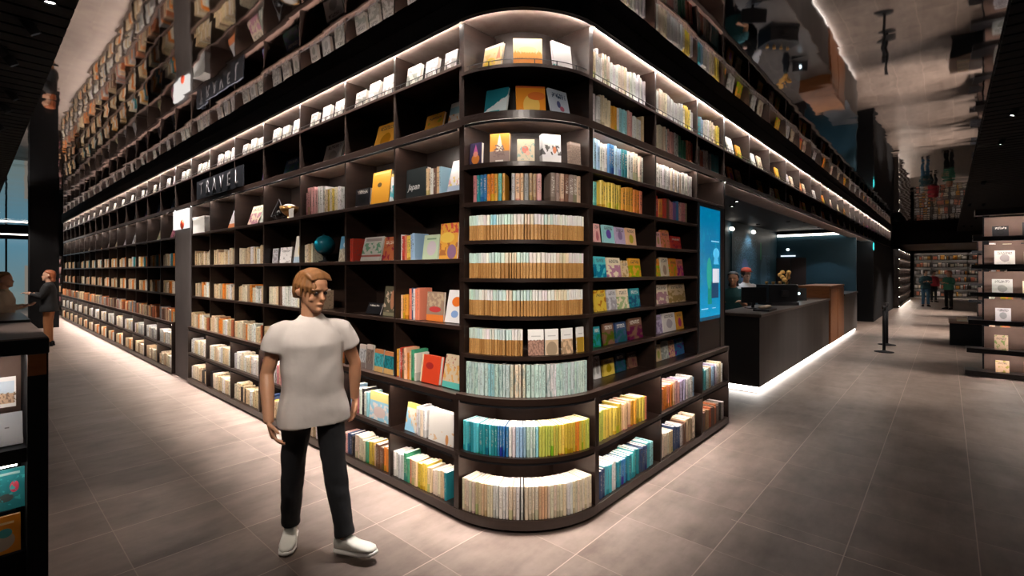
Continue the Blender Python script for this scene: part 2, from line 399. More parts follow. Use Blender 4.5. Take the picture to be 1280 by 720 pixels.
def corner():
    root = empty('corner_bookcase', (CX, CY, 0), 0, 'rounded dark walnut bookcase wrapping the corner in curved shelves', 'bookcase')
    def part(b, nm, mats):
        b.v = [(x - CX, y - CY, z) for x, y, z in b.v]; return b.build(nm, mats, root)
    b = MB(); b.prism(arcpts(RB + 0.012, RB - 0.02), 0, CEIL - 0.005); part(b, 'back_panel', M['wood'])
    for i, (z, th) in enumerate(ZR):
        ro = RL if i >= 8 else RU
        b = MB(); b.prism(arcpts(ro, RB + 0.012, n=28), z - th, z); part(b, 'plinth' if i == 10 else 'shelf_board', M['wood_edge'])
        if i == 1: b = MB(); b.prism(arcpts(RU - 0.02, RB + 0.014, -87, -3), z - th - 0.0035, z - th - 0.0003); part(b, 'soffit', M['soffit'])  # added pale panel, the lit underside painted in
        if i in (1, 8, 9):
            b = MB(); arcled(b, ro - 0.006, z - th - 0.012, z - th - 0.0005); part(b, 'light_strip', [M['black'], M['led_small']])
    for a in (-90, 0):
        th = rad(a); u = Vector((-math.sin(th), math.cos(th))); w = Vector((u.y, -u.x)) * 0.012; off = w * (1.0 if a == -90 else -1.0)
        for (r, z0, z1) in ((RU - 0.004, ZR[8][0], FAS), (RL - 0.004, ZR[10][0], ZR[8][0] - ZR[8][1])):
            c0 = Vector((CX, CY)) - u * r + off; c1 = Vector((CX, CY)) - u * (RB + 0.012) + off
            b = MB(); b.prism([(c0 - w, c1 - w), (c0 + w, c1 + w)], z0, z1); part(b, 'divider', M['wood'])
    b = MB(); b.prism(arcpts(RL, RL - 0.03, n=28), FAS, CEIL - 0.004); part(b, 'fascia', M['black'])
    b = MB(); b.prism(arcpts(RL - 0.03, RB + 0.012, n=28), FAS + 0.02, FAS + 0.04); part(b, 'soffit', M['soffit'])
    b = MB(); arcled(b, RL - 0.0305, FAS + 0.002, FAS + 0.017); part(b, 'light_strip', [M['black'], M['led']])
    for z in (3.06,):
        b = MB(); b.prism(arcpts(RU - 0.006, RU - 0.010, -86, -4), z + 0.03, z + 0.034)
        for a in range(-84, -2, 14): b.prism(arcpts(RU - 0.006, RU - 0.010, a, a + 0.5, 1), z, z + 0.032)
        part(b, 'rail', M['steel'])
corner()

# ------------------------------------------------------------------ books
PAL = dict(white=(.78, .77, .74), ivory=(.76, .66, .50), cream=(.68, .52, .32), beige=(.50, .37, .24), tan=(.42, .27, .14), orange=(.78, .25, .03), amber=(.75, .36, .04), mustard=(.62, .44, .05), yellow=(.80, .60, .10),
           lime=(.55, .58, .10), red=(.55, .05, .03), rust=(.45, .13, .05), pink=(.75, .40, .38), rose=(.60, .22, .25), brown=(.16, .08, .05), black=(.012, .012, .015), navy=(.03, .06, .15), blue=(.04, .20, .45), teal=(.02, .25, .30), turquoise=(.08, .48, .55),
           aqua=(.30, .62, .68), mint=(.58, .74, .69), green=(.05, .28, .16), grey=(.28, .27, .27), silver=(.50, .50, .52), lilac=(.50, .42, .62), purple=(.20, .10, .30), peach=(.80, .50, .30), taupe=(.26, .20, .17), coral=(.75, .24, .14), sky=(.35, .55, .75), jade=(.16, .48, .40))
PALN = {k: k for k in PAL}; PALN.update(sky='sky blue', aqua='pale aqua', rust='rust red')
# unit book standing spine outwards: x thickness, y depth (spine at 0), z height
def unit_spine(taper, flush):
    c = MB(); p = MB()
    o_ = [(-.5, 1), (-.5, .07), (-.36, .012), (0, 0), (.36, .012), (.5, .07), (.5, 1)]; i_ = [(-.40, 1), (-.40, .10), (-.30, .06), (0, .05), (.30, .06), (.40, .10), (.40, 1)]
    k = lambda q: (q[0] * (1 - taper * q[1]), q[1])
    c.prism([(k(a), k(d)) for a, d in zip(o_, i_)], 0, 1)
    z0, z1, y1 = (0.001, .994, .995) if flush else (.02, .978, .96)
    q = [(-.39, .09), (.39, .09), (.39, y1), (-.39, y1)]; q = [k(a) for a in q]
    p.add([(a, d, z) for z in (z0, z1) for a, d in q], [(3, 2, 1, 0), (4, 5, 6, 7), (0, 1, 5, 4), (1, 2, 6, 5), (2, 3, 7, 6), (3, 0, 4, 7)])
    return c, p
def both(c, p, name, mat):
    m = MB(); m.add(c.v, c.f, 0); m.add(p.v, p.f, 1); return m.mesh(name, [mat, M['pages']])
ME = {}
for key, tp, fl, mat in (('hard', 0.0, False, 'spine'), ('soft', 0.0, True, 'spinesoft'), ('arc', 0.24, True, 'spinesoft'), ('arctwo', 0.24, True, 'two'), ('arcstripe', 0.24, True, 'stripe'), ('archard', 0.26, False, 'spine')):
    c, p = unit_spine(tp, fl); ME[key] = both(c, p, 'book_' + key, M[mat]); ME[key + '_c'] = c.mesh('cover_' + key, [M[mat]]); ME[key + '_p'] = p.mesh('pages_' + key, [M['pages']])
# unit book shown face on: x width, y thickness (face at 0), z height
def unit_face():
    c = MB(); p = MB()
    c.box(-.5, .5, 0, .14, 0, 1); c.box(-.5, .5, .86, 1, 0, 1); c.box(-.5, -.48, .14, .86, 0, 1); p.box(-.478, .48, .142, .858, .012, .988); return c, p
fc, fp = unit_face()
for i in range(3):
    ME['face%d' % i] = both(fc, fp, 'display_book', M['cov%d' % i]); ME['face%d_c' % i] = fc.mesh('display_cover', [M['cov%d' % i]])
ME['face_p'] = fp.mesh('display_pages', [M['pages']])
def frame(face, s, d):
    """(plan point, turn about z) at s along the wall, d behind its upper front; on the corner s is an angle from -90 to 0."""
    if face == 'R': return Vector((s, YR + d)), 0.0
    if face == 'L': return Vector((XL + d, s)), -PI / 2
    th = rad(s); u = Vector((-math.sin(th), math.cos(th))); return Vector((CX, CY)) - u * (RU - d), th
SPEC = []      # every book: dict
SHELFSEQ = {}
def put(kind, face, s, d, z, w, dp, h, col, where, mesh, lean=0.0, turn=0.0, tilt=0.0, mat=None, label=None, roll=0.0, big=False):
    p, rz = frame(face, s, d)
    sp = dict(kind=kind, loc=Vector((p.x, p.y, z)), rz=rz + turn, w=w, dp=dp, h=h, col=col, where=where, mesh=mesh, lean=lean, roll=roll, mat=mat, label=label, big=big)
    q = proj((p.x, p.y, z + h / 2)); sp['px'] = q[0]
    nrm = Vector((math.sin(rz + turn), -math.cos(rz + turn))); tocam = -Vector((p.x, p.y)); dist = tocam.length
    sp['area'] = w * h * max(0.12, nrm.dot(tocam.normalized())) / dist ** 2 if 0 < q[0] < 1280 else 0.0
    SHELFSEQ.setdefault(where, []).append(sp); SPEC.append(sp); return sp
def jit(c, a=0.10):
    k = 1 + R.uniform(-a, a); return tuple(min(1, max(0.004, x * k * (1 + R.uniform(-a / 2, a / 2)))) for x in c)
def bay_of(face, s):
    for bays in ((LB, [8.57, 9.43], LF) if face == 'L' else (RBAY, HB)):
        for a, c in zip(bays, bays[1:]):
            if a <= s <= c: return a + (.028 if a == bays[0] else .016), c - (.028 if c == bays[-1] else .016)
    return s - 9, s + 9
def spines(face, s0, s1, z, cols, where, h=(.18, .22), t=(.018, .035), d=0.03, dp=0.14, mesh='hard', kind='book', runlen=(1, 3), gaps=0.06, big=False):
    """Fills s0..s1 (in the viewer's left-to-right order) with upright spines; cols is a sequence of colour names, taken in order as runs."""
    lo, hi = bay_of(face, (s0 + s1) / 2); s0 = min(max(s0, lo), hi); s1 = min(max(s1, lo), hi)
    sgn = -1 if face == 'L' else 1; s = s0; end = s1; i = 0; left = 0; hh = tt = 0; cn = cols[0]
    span = abs(s1 - s0); pos = 0.0
    while True:
        if left <= 0:
            left = R.randint(*runlen); cn = cols[min(int(pos / span * len(cols)), len(cols) - 1)] if len(cols) > 6 else R.choice(cols)
            hh = R.uniform(*h); tt = R.uniform(*t)
        th = tt * R.uniform(.92, 1.08)
        if pos + th > span: break
        put(kind, face, s0 + sgn * (pos + th / 2), d + R.uniform(0, .012), z + .0008, th, dp * R.uniform(.92, 1.05), hh * R.uniform(.97, 1.0), (cn, jit(PAL[cn])), where, mesh, big=big)
        pos += th + R.uniform(.0008, .002) + (R.uniform(.004, .02) if R.random() < gaps else 0); left -= 1
def face(fc, s, z, w, h, cn, where, k=None, lean=10, d=0.06, t=0.018, mat=None, label=None, turn=0.0, big=False):
    k = R.randint(0, 2) if k is None else k
    if fc != 'A':
        lo, hi = bay_of(fc, s); w = min(w, hi - lo - .004); s = min(max(s, lo + w / 2 + .001), hi - w / 2 - .001)
    return put('display_book', fc, s, d, z + .0008, w, t, h, (cn, jit(PAL[cn], .06)), where, 'face%d' % k, lean=lean, turn=rad(turn), mat=mat, label=label, big=big)
def arcrow(a0, a1, z, cols, where, h, t, d, dp, mesh, kind='paperback', hv=.02, gap=(.0006, .0036), big=False):
    r = RU - d; a = a0; n = 0
    while True:
        th = R.uniform(*t); da = math.degrees(th / r)
        if a + da > a1: break
        f = (a + da / 2 - a0) / (a1 - a0); cn = cols[min(int((f + R.uniform(-.03, .03)) * len(cols)) if f > .03 else 0, len(cols) - 1)]
        put(kind, 'A', a + da / 2, d, z + .0008, th, dp, h * R.uniform(1 - hv, 1), (cn, jit(PAL[cn], .12)), where, mesh, big=big)
        a += da + math.degrees((R.uniform(*gap) + (R.uniform(.003, .007) if R.random() < .12 else 0)) / r)
def apx(px, d):
    """Angle on the corner at which a point d behind the upper front shows at px."""
    lo, hi = -100.0, 10.0
    for _k in range(40):
        mid = (lo + hi) / 2; p, _r = frame('A', mid, d)
        if proj((p.x, p.y, EYE))[0] < px: lo = mid
        else: hi = mid
    return (lo + hi) / 2
# --- the rounded corner, top to bottom
def AW(n): return 'on the curved corner shelf %s from the top' % nth(n)
A_yel = art('yellow_bird_print', (.80, .62, .34), [('ell', -.12, .35, .3, .2, (.82, .62, .08)), ('noise', 4, .52, .1, .7, (.75, .50, .20)), ('tri', .32, .45, 1.0, .2, (.62, .24, .12)), ('rect', -.5, .5, .9, 1, (.84, .74, .62))])
A_for = art('orange_forest_print', (.86, .62, .34), [('trees', 22, .28, .50, (.80, .36, .06)), ('trees', 40, .12, .42, (.66, .24, .03)), ('rect', -.5, .5, 0, .09, (.75, .55, .40)), ('ell', 0, .62, .3, .10, (.90, .62, .26))])
A_wtl = art('white_and_teal_city_print', (.80, .80, .80), [('trees', 30, .02, .34, (.04, .36, .36)), ('rect', .16, .5, 0, .5, (.80, .80, .80))])
face('A', apx(613, .11), 3.06, .165, .205, 'amber', AW(1), d=.11, mat=A_yel, label='cream and yellow art book on the top corner shelf, first from the left', lean=12, turn=-12, big=True)
face('A', apx(660, .08), 3.06, .195, .215, 'orange', AW(1), d=.08, mat=A_for, label='orange forest picture book in the middle of the top corner shelf', lean=10, turn=0, big=True)
face('A', apx(705, .09), 3.06, .175, .215, 'white', AW(1), d=.09, mat=A_wtl, label='white book with teal skyline foot, third on the top corner shelf', lean=8, turn=6, big=True)
A_sea = art('teal_wave_print', (.015, .20, .26), [('slope', .34, .55, (.70, .80, .84)), ('rect', -.25, .2, .04, .14, (.05, .36, .40))])
A_oro = art('orange_dune_print', (.80, .28, .015), [('ell', .02, .25, .28, .42, (.85, .55, .12)), ('ell', .2, .62, .3, .16, (.70, .16, .02)), ('rect', -.5, .5, .93, 1, (.55, .10, .02))])
A_due = art('pale_blue_title_print', (.58, .66, .78), [('lines', -.36, .38, .66, .86, 16, 7, (.02, .06, .14)), ('ell', -.05, .42, .10, .14, (.08, .10, .26)), ('ell', .1, .26, .12, .10, (.50, .14, .22)), ('rect', -.5, .5, 0, .08, (.35, .52, .70))])
face('A', apx(618, .07), 2.755, .175, .19, 'teal', AW(2), d=.07, mat=A_sea, label='teal book with a white wave, first on the second curved shelf', lean=14, turn=-8, big=True)
face('A', apx(664, .06), 2.755, .20, .195, 'orange', AW(2), d=.06, mat=A_oro, label='bright orange and yellow book in the middle of the second curved shelf', lean=14, big=True)
face('A', apx(702, .07), 2.755, .17, .19, 'sky', AW(2), d=.07, mat=A_due, label='pale blue book with dark title, third on the second curved shelf', lean=14, turn=10, big=True)
A3 = [(apx(594, .05), .10, .155, 'purple', art('purple_dusk_print', (.05, .04, .10), [('ell', 0, .28, .34, .22, (.65, .22, .04)), ('tri', 0, .5, .95, .5, (.55, .12, .35)), ('ell', 0, .5, .2, .12, (.75, .30, .22))]), 'small purple and orange book, first on the third curved shelf'),
      (apx(624, .05), .135, .20, 'orange', art('orange_tower_print', (.78, .32, .05), [('tri', 0, .1, 1.0, .32, (.88, .80, .68)), ('rect', -.5, .5, 0, .40, (.30, .22, .20)), ('lines', -.3, .3, .2, .62, 9, 16, (.22, .15, .14)), ('rect', -.2, .2, .05, .10, (.8, .75, .7))]), 'orange and grey book with a pale tower, second on the third curved shelf'),
      (apx(657.5, .05), .115, .155, 'cream', art('red_flower_print', (.62, .52, .34), [('ell', -.05, .55, .2, .16, (.66, .12, .06)), ('noise', 6, .56, .1, .85, (.20, .34, .28)), ('ell', .1, .4, .12, .1, (.80, .34, .22))]), 'cream book with a red flower, third on the third curved shelf'),
      (apx(690, .05), .135, .195, 'white', art('white_collage_print', (.78, .78, .80), [('noise', 5, .52, .28, .62, (.10, .10, .10)), ('ell', .16, .46, .1, .12, (.72, .25, .12)), ('rect', -.5, .5, 0, .2, (.8, .8, .8))]), 'thick white book with a collage, fourth on the third curved shelf'),
      (apx(720, .05), .10, .165, 'taupe', art('taupe_pattern_print', (.24, .18, .15), [('noise', 16, .52, .1, .9, (.36, .28, .23)), ('rect', -.5, .5, .88, .97, (.42, .34, .30))]), 'taupe patterned book, fifth on the third curved shelf')]
for a, w, h, cn, m, lb in A3: face('A', a, 2.42, w, h, cn, AW(3), d=.05, mat=m, label=lb, lean=3, t=.05 if cn == 'white' else .03, big=True)
arcrow(apx(591, .04), apx(633, .04), 2.163, ['rose', 'teal', 'blue', 'red', 'orange', 'amber', 'jade', 'amber'], AW(4), .19, (.022, .028), .04, .13, 'archard')
arcrow(apx(639, .04), apx(681, .04), 2.163, ['silver', 'peach', 'grey', 'tan', 'coral', 'pink'], AW(4), .185, (.020, .034), .04, .13, 'archard')
arcrow(apx(688.5, .04), apx(728.5, .04), 2.163, ['taupe', 'taupe', 'beige', 'brown', 'taupe', 'taupe', 'beige'], AW(4), .195, (.030, .040), .04, .13, 'archard')
for n, z in ((5, 1.905), (6, 1.65), (7, 1.40)):
    arcrow(-86, -4, z, ['mint', 'white', 'aqua', 'mint', 'white', 'ivory', 'white', 'mint', 'white', 'white', 'white'] if n == 5 else ['mint', 'white', 'mint', 'ivory', 'mint', 'white', 'white', 'ivory', 'white', 'white'], AW(n), .172, (.012, .026), .03, .115, 'arctwo')
arcrow(-86, apx(657, .03), 1.138, ['mint', 'white', 'mint', 'white'], AW(8), .172, (.012, .022), .03, .115, 'arctwo')
for i, (a, w, c2, sh) in enumerate(((apx(670, .035), .105, (.42, .24, .18), ('noise', 9, .5, 0, .6)), (apx(690, .035), .095, (.60, .45, .30), ('ell', 0, .22, .4, .3)), (apx(709.5, .035), .09, (.66, .45, .28), ('noise', 4, .48, 0, .55)), (apx(726, .035), .070, (.70, .42, .05), ('rect', -.5, .4, 0, .6)))):
    m = art('white_top_print', (.80, .80, .78), [('rect', -.5, .5, 0, .58, c2), (*sh, tuple(x * .55 for x in c2)), ('rect', -.3, .3, .72, .76, (.5, .5, .5))])
    face('A', a, 1.138, w, .172, 'white', AW(8), d=.035, mat=m, label='white-topped paperback facing out, %s of four at the right end of the eighth curved shelf' % nth(i + 1), lean=2, t=.012, big=True)
arcrow(-86, -4, .869, ['mint', 'mint', 'aqua', 'mint', 'ivory', 'mint', 'mint', 'white', 'mint', 'mint', 'mint'], AW(9), .215, (.014, .028), .0, .12, 'arcstripe')
arcrow(-86.4, -3.6, .488, ['turquoise', 'teal', 'turquoise', 'teal', 'turquoise', 'teal', 'blue', 'blue', 'white', 'sky', 'sky', 'mint', 'aqua', 'lime', 'lime', 'yellow', 'mustard', 'mustard', 'orange', 'mustard', 'lime', 'lime'], AW(10), .20, (.012, .024), -.025, .14, 'arc', big=True)
arcrow(-86.4, -3.6, .086, ['ivory', 'ivory', 'cream', 'ivory', 'white', 'ivory', 'white', 'ivory', 'peach', 'ivory', 'ivory', 'white', 'ivory', 'ivory', 'ivory'], AW(11), .215, (.014, .026), -.035, .15, 'arc', big=True)
# --- right wall
RN = ['bay beside the corner', 'middle bay', 'bay below the screen']
def RW(b, n): return ('right wall, %s, shelf %s from the top' % (RN[b], nth(n)))
WH = ['white', 'white', 'ivory', 'silver', 'white', 'cream']
x0, x1, x2, x3 = RBAY
spines('R', x0 + .03, x1 - .12, 3.06, WH, RW(0, 1), (.20, .25), (.024, .042), .03, .16, 'soft')
spines('R', x1 + .03, x2 - .03, 3.06, ['white', 'ivory', 'yellow', 'silver', 'white'], RW(1, 1), (.20, .25), (.024, .042), .03, .16, 'soft')
spines('R', x2 + .03, x3 - .05, 3.06, ['teal', 'sky', 'white', 'white', 'ivory', 'ivory', 'yellow', 'amber'], RW(2, 1), (.20, .25), (.024, .042), .03, .16, 'soft')
spines('R', x0 + .03, x1 - .14, 2.755, ['white', 'ivory', 'amber', 'white', 'aqua', 'pink', 'white', 'cream'], RW(0, 2), (.19, .24), (.024, .042), .03, .16, 'soft')
spines('R', x1 + .03, x2 - .03, 2.755, ['ivory', 'white', 'pink', 'white', 'green', 'coral', 'red'], RW(1, 2), (.19, .24), (.024, .042), .03, .16, 'soft')
spines('R', x2 + .03, x3 - .05, 2.755, ['white', 'coral', 'white', 'silver', 'teal', 'ivory', 'teal'], RW(2, 2), (.18, .22), (.024, .042), .03, .16, 'soft')
spines('R', x0 + .03, x1 - .14, 2.42, ['sky', 'white', 'blue', 'sky', 'teal', 'white', 'ivory', 'white'], RW(0, 3), (.215, .235), (.03, .055), .02, .18, 'hard', runlen=(1, 1))
spines('R', x1 + .03, x2 - .06, 2.42, ['white', 'white', 'white', 'ivory'], RW(1, 3), (.20, .225), (.03, .05), .02, .18, 'hard', runlen=(1, 2))
spines('R', x0 + .03, x0 + .16, 2.163, ['jade'], RW(0, 4), (.18, .185), (.05, .055), .03, .15, 'hard', runlen=(1, 1))
spines('R', x0 + .18, x1 - .15, 2.163, ['yellow', 'yellow', 'mustard', 'amber', 'amber', 'orange', 'coral'], RW(0, 4), (.185, .205), (.03, .05), .03, .15, 'hard', runlen=(1, 2))
spines('R', x1 + .03, x2 - .16, 2.163, ['red', 'orange', 'red', 'brown', 'rose', 'purple', 'blue', 'pink', 'rose', 'beige'], RW(1, 4), (.17, .195), (.025, .04), .03, .15, 'hard', runlen=(1, 1))
def cells(fc, s0, pitch, z, items, where, d=.12, lean=7, k=None):
    sg = -1 if fc == 'L' else 1
    for i, (cn, w, h) in enumerate(items): face(fc, s0 + sg * pitch * i, z, w, h, cn, where, k, lean, d)
def rcells(z, items, where, d=.06, k=None, lean=7):
    for q0, q1, cn, h in items:
        a, c = on_y(q0, 330, YR + d).x, on_y(q1, 330, YR + d).x; face('R', (a + c) / 2, z, c - a - .006, h, cn, where, k, lean, d)
rcells(1.905, [(743.5, 751.5, 'pink', .14), (755, 769, 'aqua', .14), (770, 782.5, 'lilac', .135), (784, 796, 'peach', .14)], RW(0, 5), k=1)
rcells(1.905, [(820.5, 827, 'pink', .14), (827.5, 838, 'coral', .165), (839, 852, 'red', .12)], RW(1, 5))
rcells(1.65, [(745, 759, 'turquoise', .155), (760.5, 777, 'ivory', .15), (778, 786.5, 'cream', .13), (788, 802, 'amber', .15)], RW(0, 6))
rcells(1.65, [(820.5, 826, 'orange', .155), (826.8, 837, 'ivory', .17), (838.5, 847, 'orange', .165), (847.8, 855, 'coral', .16)], RW(1, 6))
rcells(1.40, [(745, 759, 'mustard', .155), (760.5, 772, 'silver', .155), (773.5, 787, 'ivory', .155), (789, 801, 'teal', .155)], RW(0, 7), .05)
rcells(1.40, [(820.5, 836.5, 'ivory', .175), (838, 857.5, 'cream', .18)], RW(1, 7), k=0)
rcells(1.138, [(744, 752, 'teal', .15), (756, 769, 'brown', .16), (771, 784.5, 'navy', .155), (787, 804, 'brown', .17)], RW(0, 8), k=0)
rcells(1.138, [(820.5, 829, 'lilac', .165), (830, 845.5, 'white', .17), (846.5, 855, 'amber', .165)], RW(1, 8))
rcells(.869, [(744, 752, 'white', .17), (755, 769, 'yellow', .13), (771, 783, 'navy', .145), (786, 797, 'brown', .13)], RW(0, 9), .15)
rcells(.869, [(820.5, 827.5, 'cream', .15), (829, 837, 'white', .17), (838, 844.5, 'peach', .16), (845.5, 856, 'blue', .16)], RW(1, 9), .12)
spines('R', x0 + .03, x1 - .19, .488, ['lime', 'yellow', 'yellow', 'yellow', 'mustard', 'peach', 'peach', 'amber', 'yellow', 'yellow', 'coral'], RW(0, 10), (.185, .215), (.024, .042), -.02, .15, 'soft', runlen=(1, 2), big=True)
spines('R', x1 + .03, x2 - .12, .488, ['coral', 'orange', 'coral', 'orange', 'peach', 'pink', 'lilac', 'lilac', 'white', 'blue', 'white', 'sky'], RW(1, 10), (.185, .215), (.022, .04), -.02, .15, 'soft', runlen=(1, 2), big=True)
spines('R', x2 + .03, x3 - .10, .488, ['aqua', 'turquoise', 'mint', 'cream', 'sky', 'lilac', 'white', 'ivory', 'white'], RW(2, 10), (.185, .225), (.024, .042), -.02, .15, 'soft', runlen=(1, 1), big=True)
spines('R', x0 + .03, x1 - .10, .086, ['navy', 'turquoise', 'white', 'teal', 'blue', 'teal', 'turquoise', 'teal', 'navy', 'turquoise', 'aqua'], RW(0, 11), (.185, .215), (.022, .040), -.03, .15, 'soft', runlen=(1, 2), big=True)
spines('R', x1 + .03, x2 - .10, .086, ['ivory', 'ivory', 'cream', 'navy', 'white', 'brown', 'cream', 'beige', 'ivory'], RW(1, 11), (.185, .225), (.024, .045), -.03, .15, 'soft', runlen=(1, 2), big=True)
spines('R', x2 + .03, x3 - .10, .086, ['brown', 'tan', 'rust', 'brown', 'rust', 'taupe', 'black', 'silver'], RW(2, 11), (.18, .21), (.024, .045), -.03, .15, 'soft', runlen=(1, 1), big=True)
for i in range(len(HB) - 1):
    wh = 'high %s bay over the counter' % nth(i + 1)
    for rw, z in ((1, 3.06), (2, 2.755)):
        n = R.choice((2, 3)) if i else 3
        for k in range(n):
            face('R', HB[i] + (.16 + .62 * k / max(1, n - 1)), z, R.uniform(.14, .19), R.uniform(.19, .24) if rw == 1 else R.uniform(.17, .22), R.choice(['white', 'ivory', 'white', 'silver', 'amber', 'ivory', 'beige', 'orange'] if rw == 1 else ['ivory', 'amber', 'white', 'beige', 'orange', 'grey']), wh + (', upper row' if rw == 1 else ', lower row'), None, 12, .06)
# --- left wall (near the corner first; s falls towards the viewer's right)
def LW(b, n): return 'left wall, %s bay from the corner, shelf %s from the top' % (nth(b), nth(n))
def lx(px): # depth along the left wall where the photograph shows px
    x = (px - 640) / FPX; d = RGT * x + FWD; return d.y * XL / d.x
def lface(px0, px1, z, h, cn, where, k=None, lean=8, d=.08, **kw):
    a, c = lx(px0), lx(px1); return face('L', (a + c) / 2, z, abs(a - c), h, cn, where, k, lean, d, **kw)
def lsp(px0, px1, z, cols, where, h=(.18, .22), t=(.018, .034), d=.04, **kw): spines('L', lx(px0), lx(px1), z, cols, where, h, t, d, **kw)
CR = ['cream', 'ivory', 'ivory', 'cream', 'beige', 'white']
CRM = ['cream', 'ivory', 'beige', 'orange', 'ivory', 'white', 'cream', 'rust']
ALLB = LB + LF
for i in range(len(LB) - 1):
    y0_, y1_ = LB[i], LB[i + 1]
    for k in range(3): face('L', y0_ + (y1_ - y0_) * (.22 + .28 * k), 3.13, R.uniform(.13, .17), R.uniform(.15, .19), 'white', LW(i + 1, 1), 1 if R.random() < .3 else 0, 8, .045, t=.03)
A_blu = art('pale_beach_print', (.72, .70, .66), [('rect', -.5, .5, .5, .8, (.30, .52, .60)), ('noise', 5, .55, 0, .5, (.70, .36, .12))])
lface(548, 570, 2.745, .19, 'white', LW(1, 2), mat=A_blu, label='pale beach-scene book on the left wall, second shelf, right beside the corner', lean=14)
lface(519, 541, 2.745, .15, 'amber', LW(1, 2), 2, lean=14); lface(456, 483, 2.745, .22, 'amber', LW(2, 2), 1, lean=16); lface(485, 491, 2.745, .18, 'teal', LW(2, 2), 0)
lface(393, 415, 2.745, .20, 'white', LW(3, 2), 1, lean=14); lface(419, 430, 2.745, .2, 'coral', LW(3, 2), 0, lean=12)
lface(344, 361, 2.745, .19, 'navy', LW(4, 2), 0, lean=14); lface(365, 373, 2.745, .2, 'silver', LW(4, 2), 0); lface(318, 327, 2.745, .2, 'sky', LW(5, 2), 0)
A_blk = art('black_box_print', (.012, .018, .020), [])
lface(494, 519, 2.26, .25, 'black', LW(1, 3), mat=A_blk, label='large black boxed book with a small white script title', lean=2, t=.05, d=.10)
lsp(526, 545, 2.26, ['cream', 'white', 'white', 'brown', 'peach', 'rust', 'sky'], LW(1, 3), (.20, .22), (.02, .04), runlen=(1, 1))
A_rai = art('white_and_rainbow_print', (.72, .70, .70), [('noise', 7, .55, .1, .5, (.70, .55, .12)), ('rect', -.5, .5, .0, .22, (.36, .46, .60)), ('noise', 5, .55, .2, .45, (.66, .36, .36))])
lface(547, 569, 2.26, .26, 'white', LW(1, 3), mat=A_rai, label='white book with a rainbow foot leaning on the left wall beside the corner', lean=16)
lface(434, 451, 2.26, .17, 'black', LW(2, 3), 1, lean=3, t=.05); A_ams = art('amber_emblem_print', (.80, .40, .04), [('ell', -.08, .60, .12, .07, (.10, .06, .03)), ('fade', .5, -.6, (.74, .30, .02)), ('rect', -.42, .42, .92, .96, (.85, .58, .20))])
lface(453, 475, 2.26, .29, 'amber', LW(2, 3), mat=A_ams, label='tall amber book with a small dark emblem on the left wall', lean=6, t=.05)
A_tw = art('teal_splash_print', (.72, .74, .75), [('ell', .05, .36, .36, .3, (.02, .34, .42)), ('noise', 6, .5, .2, .6, (.10, .46, .55)), ('rect', -.5, .5, .9, 1, (.72, .50, .12))])
lface(476, 491, 2.26, .25, 'white', LW(2, 3), mat=A_tw, label='white book with a teal splash between the amber and black boxed books', lean=6)
lsp(376, 400, 2.26, ['pink', 'pink', 'white', 'pink', 'white', 'white', 'silver'], LW(3, 3), (.24, .29), (.025, .05)); lsp(400, 421, 2.26, ['ivory', 'mustard', 'ivory', 'yellow', 'ivory', 'white', 'cream'], LW(3, 3), (.22, .24), (.02, .035), runlen=(1, 1)); lface(422, 430, 2.26, .23, 'green', LW(3, 3), 0, lean=2, t=.05)
lface(365, 373, 2.26, .24, 'ivory', LW(4, 3), 0, lean=8, d=.15); lface(300, 313, 2.26, .26, 'ivory', LW(5, 3), 0, lean=18); lface(315, 323, 2.26, .34, 'white', LW(5, 3), 0, lean=12)
A_ob = art('white_and_orange_foot_print', (.74, .74, .78), [('rect', -.5, .5, 0, .24, (.70, .24, .10))])
lface(276, 291, 2.26, .30, 'white', LW(6, 3), mat=A_ob, label='white book with an orange foot on the left wall, two bays before the pillar', lean=18)
lsp(485, 514, 1.785, ['white', 'red', 'coral', 'yellow', 'yellow', 'amber', 'sky', 'blue', 'turquoise'], LW(1, 4), (.19, .21), (.02, .035), runlen=(1, 1)); A_gre = art('pale_green_print', (.55, .68, .48), [('ell', .05, .45, .3, .3, (.62, .55, .60)), ('rect', -.3, .3, .8, .86, (.2, .35, .2))])
lface(517, 536, 1.785, .19, 'mint', LW(1, 4), mat=A_gre, label='pale green book beside the blue spines on the left wall', lean=8)
A_ory = art('orange_collage_print', (.80, .40, .06), [('noise', 6, .52, .72, 1, (.62, .08, .06)), ('noise', 4, .5, .1, .45, (.45, .16, .05)), ('ell', .2, .2, .25, .2, (.30, .16, .28)), ('ell', -.1, .6, .4, .15, (.86, .58, .10))])
lface(538, 560, 1.785, .265, 'orange', LW(1, 4), mat=A_ory, label='tall orange collage book standing on the left wall beside the corner', lean=5); lface(562, 570, 1.785, .20, 'brown', LW(1, 4), 2, lean=4)
lsp(430, 436, 1.785, ['white', 'red'], LW(2, 4), (.20, .215), (.02, .03)); A_gra = art('grey_photo_print', (.55, .54, .50), [('noise', 5, .52, .3, .75, (.12, .30, .18)), ('rect', -.5, .5, .16, .24, (.35, .08, .06)), ('rect', -.4, .4, .82, .94, (.30, .25, .24))])
lface(440, 464, 1.785, .215, 'silver', LW(2, 4), mat=A_gra, label='grey picture book with a red band leaning on the left wall', lean=14); lface(467, 481, 1.785, .20, 'rust', LW(2, 4), 2, lean=10)
lsp(375, 387, 1.785, CR, LW(3, 4), (.18, .20)); A_skb = art('blue_sky_city_print', (.16, .42, .66), [('rect', -.5, .5, 0, .5, (.60, .55, .44)), ('noise', 8, .5, 0, .55, (.40, .34, .26)), ('ell', .1, .66, .35, .14, (.70, .76, .82))])
lface(413, 429, 1.785, .24, 'blue', LW(3, 4), mat=A_skb, label='tall blue sky picture book just left of the red spine', lean=7)
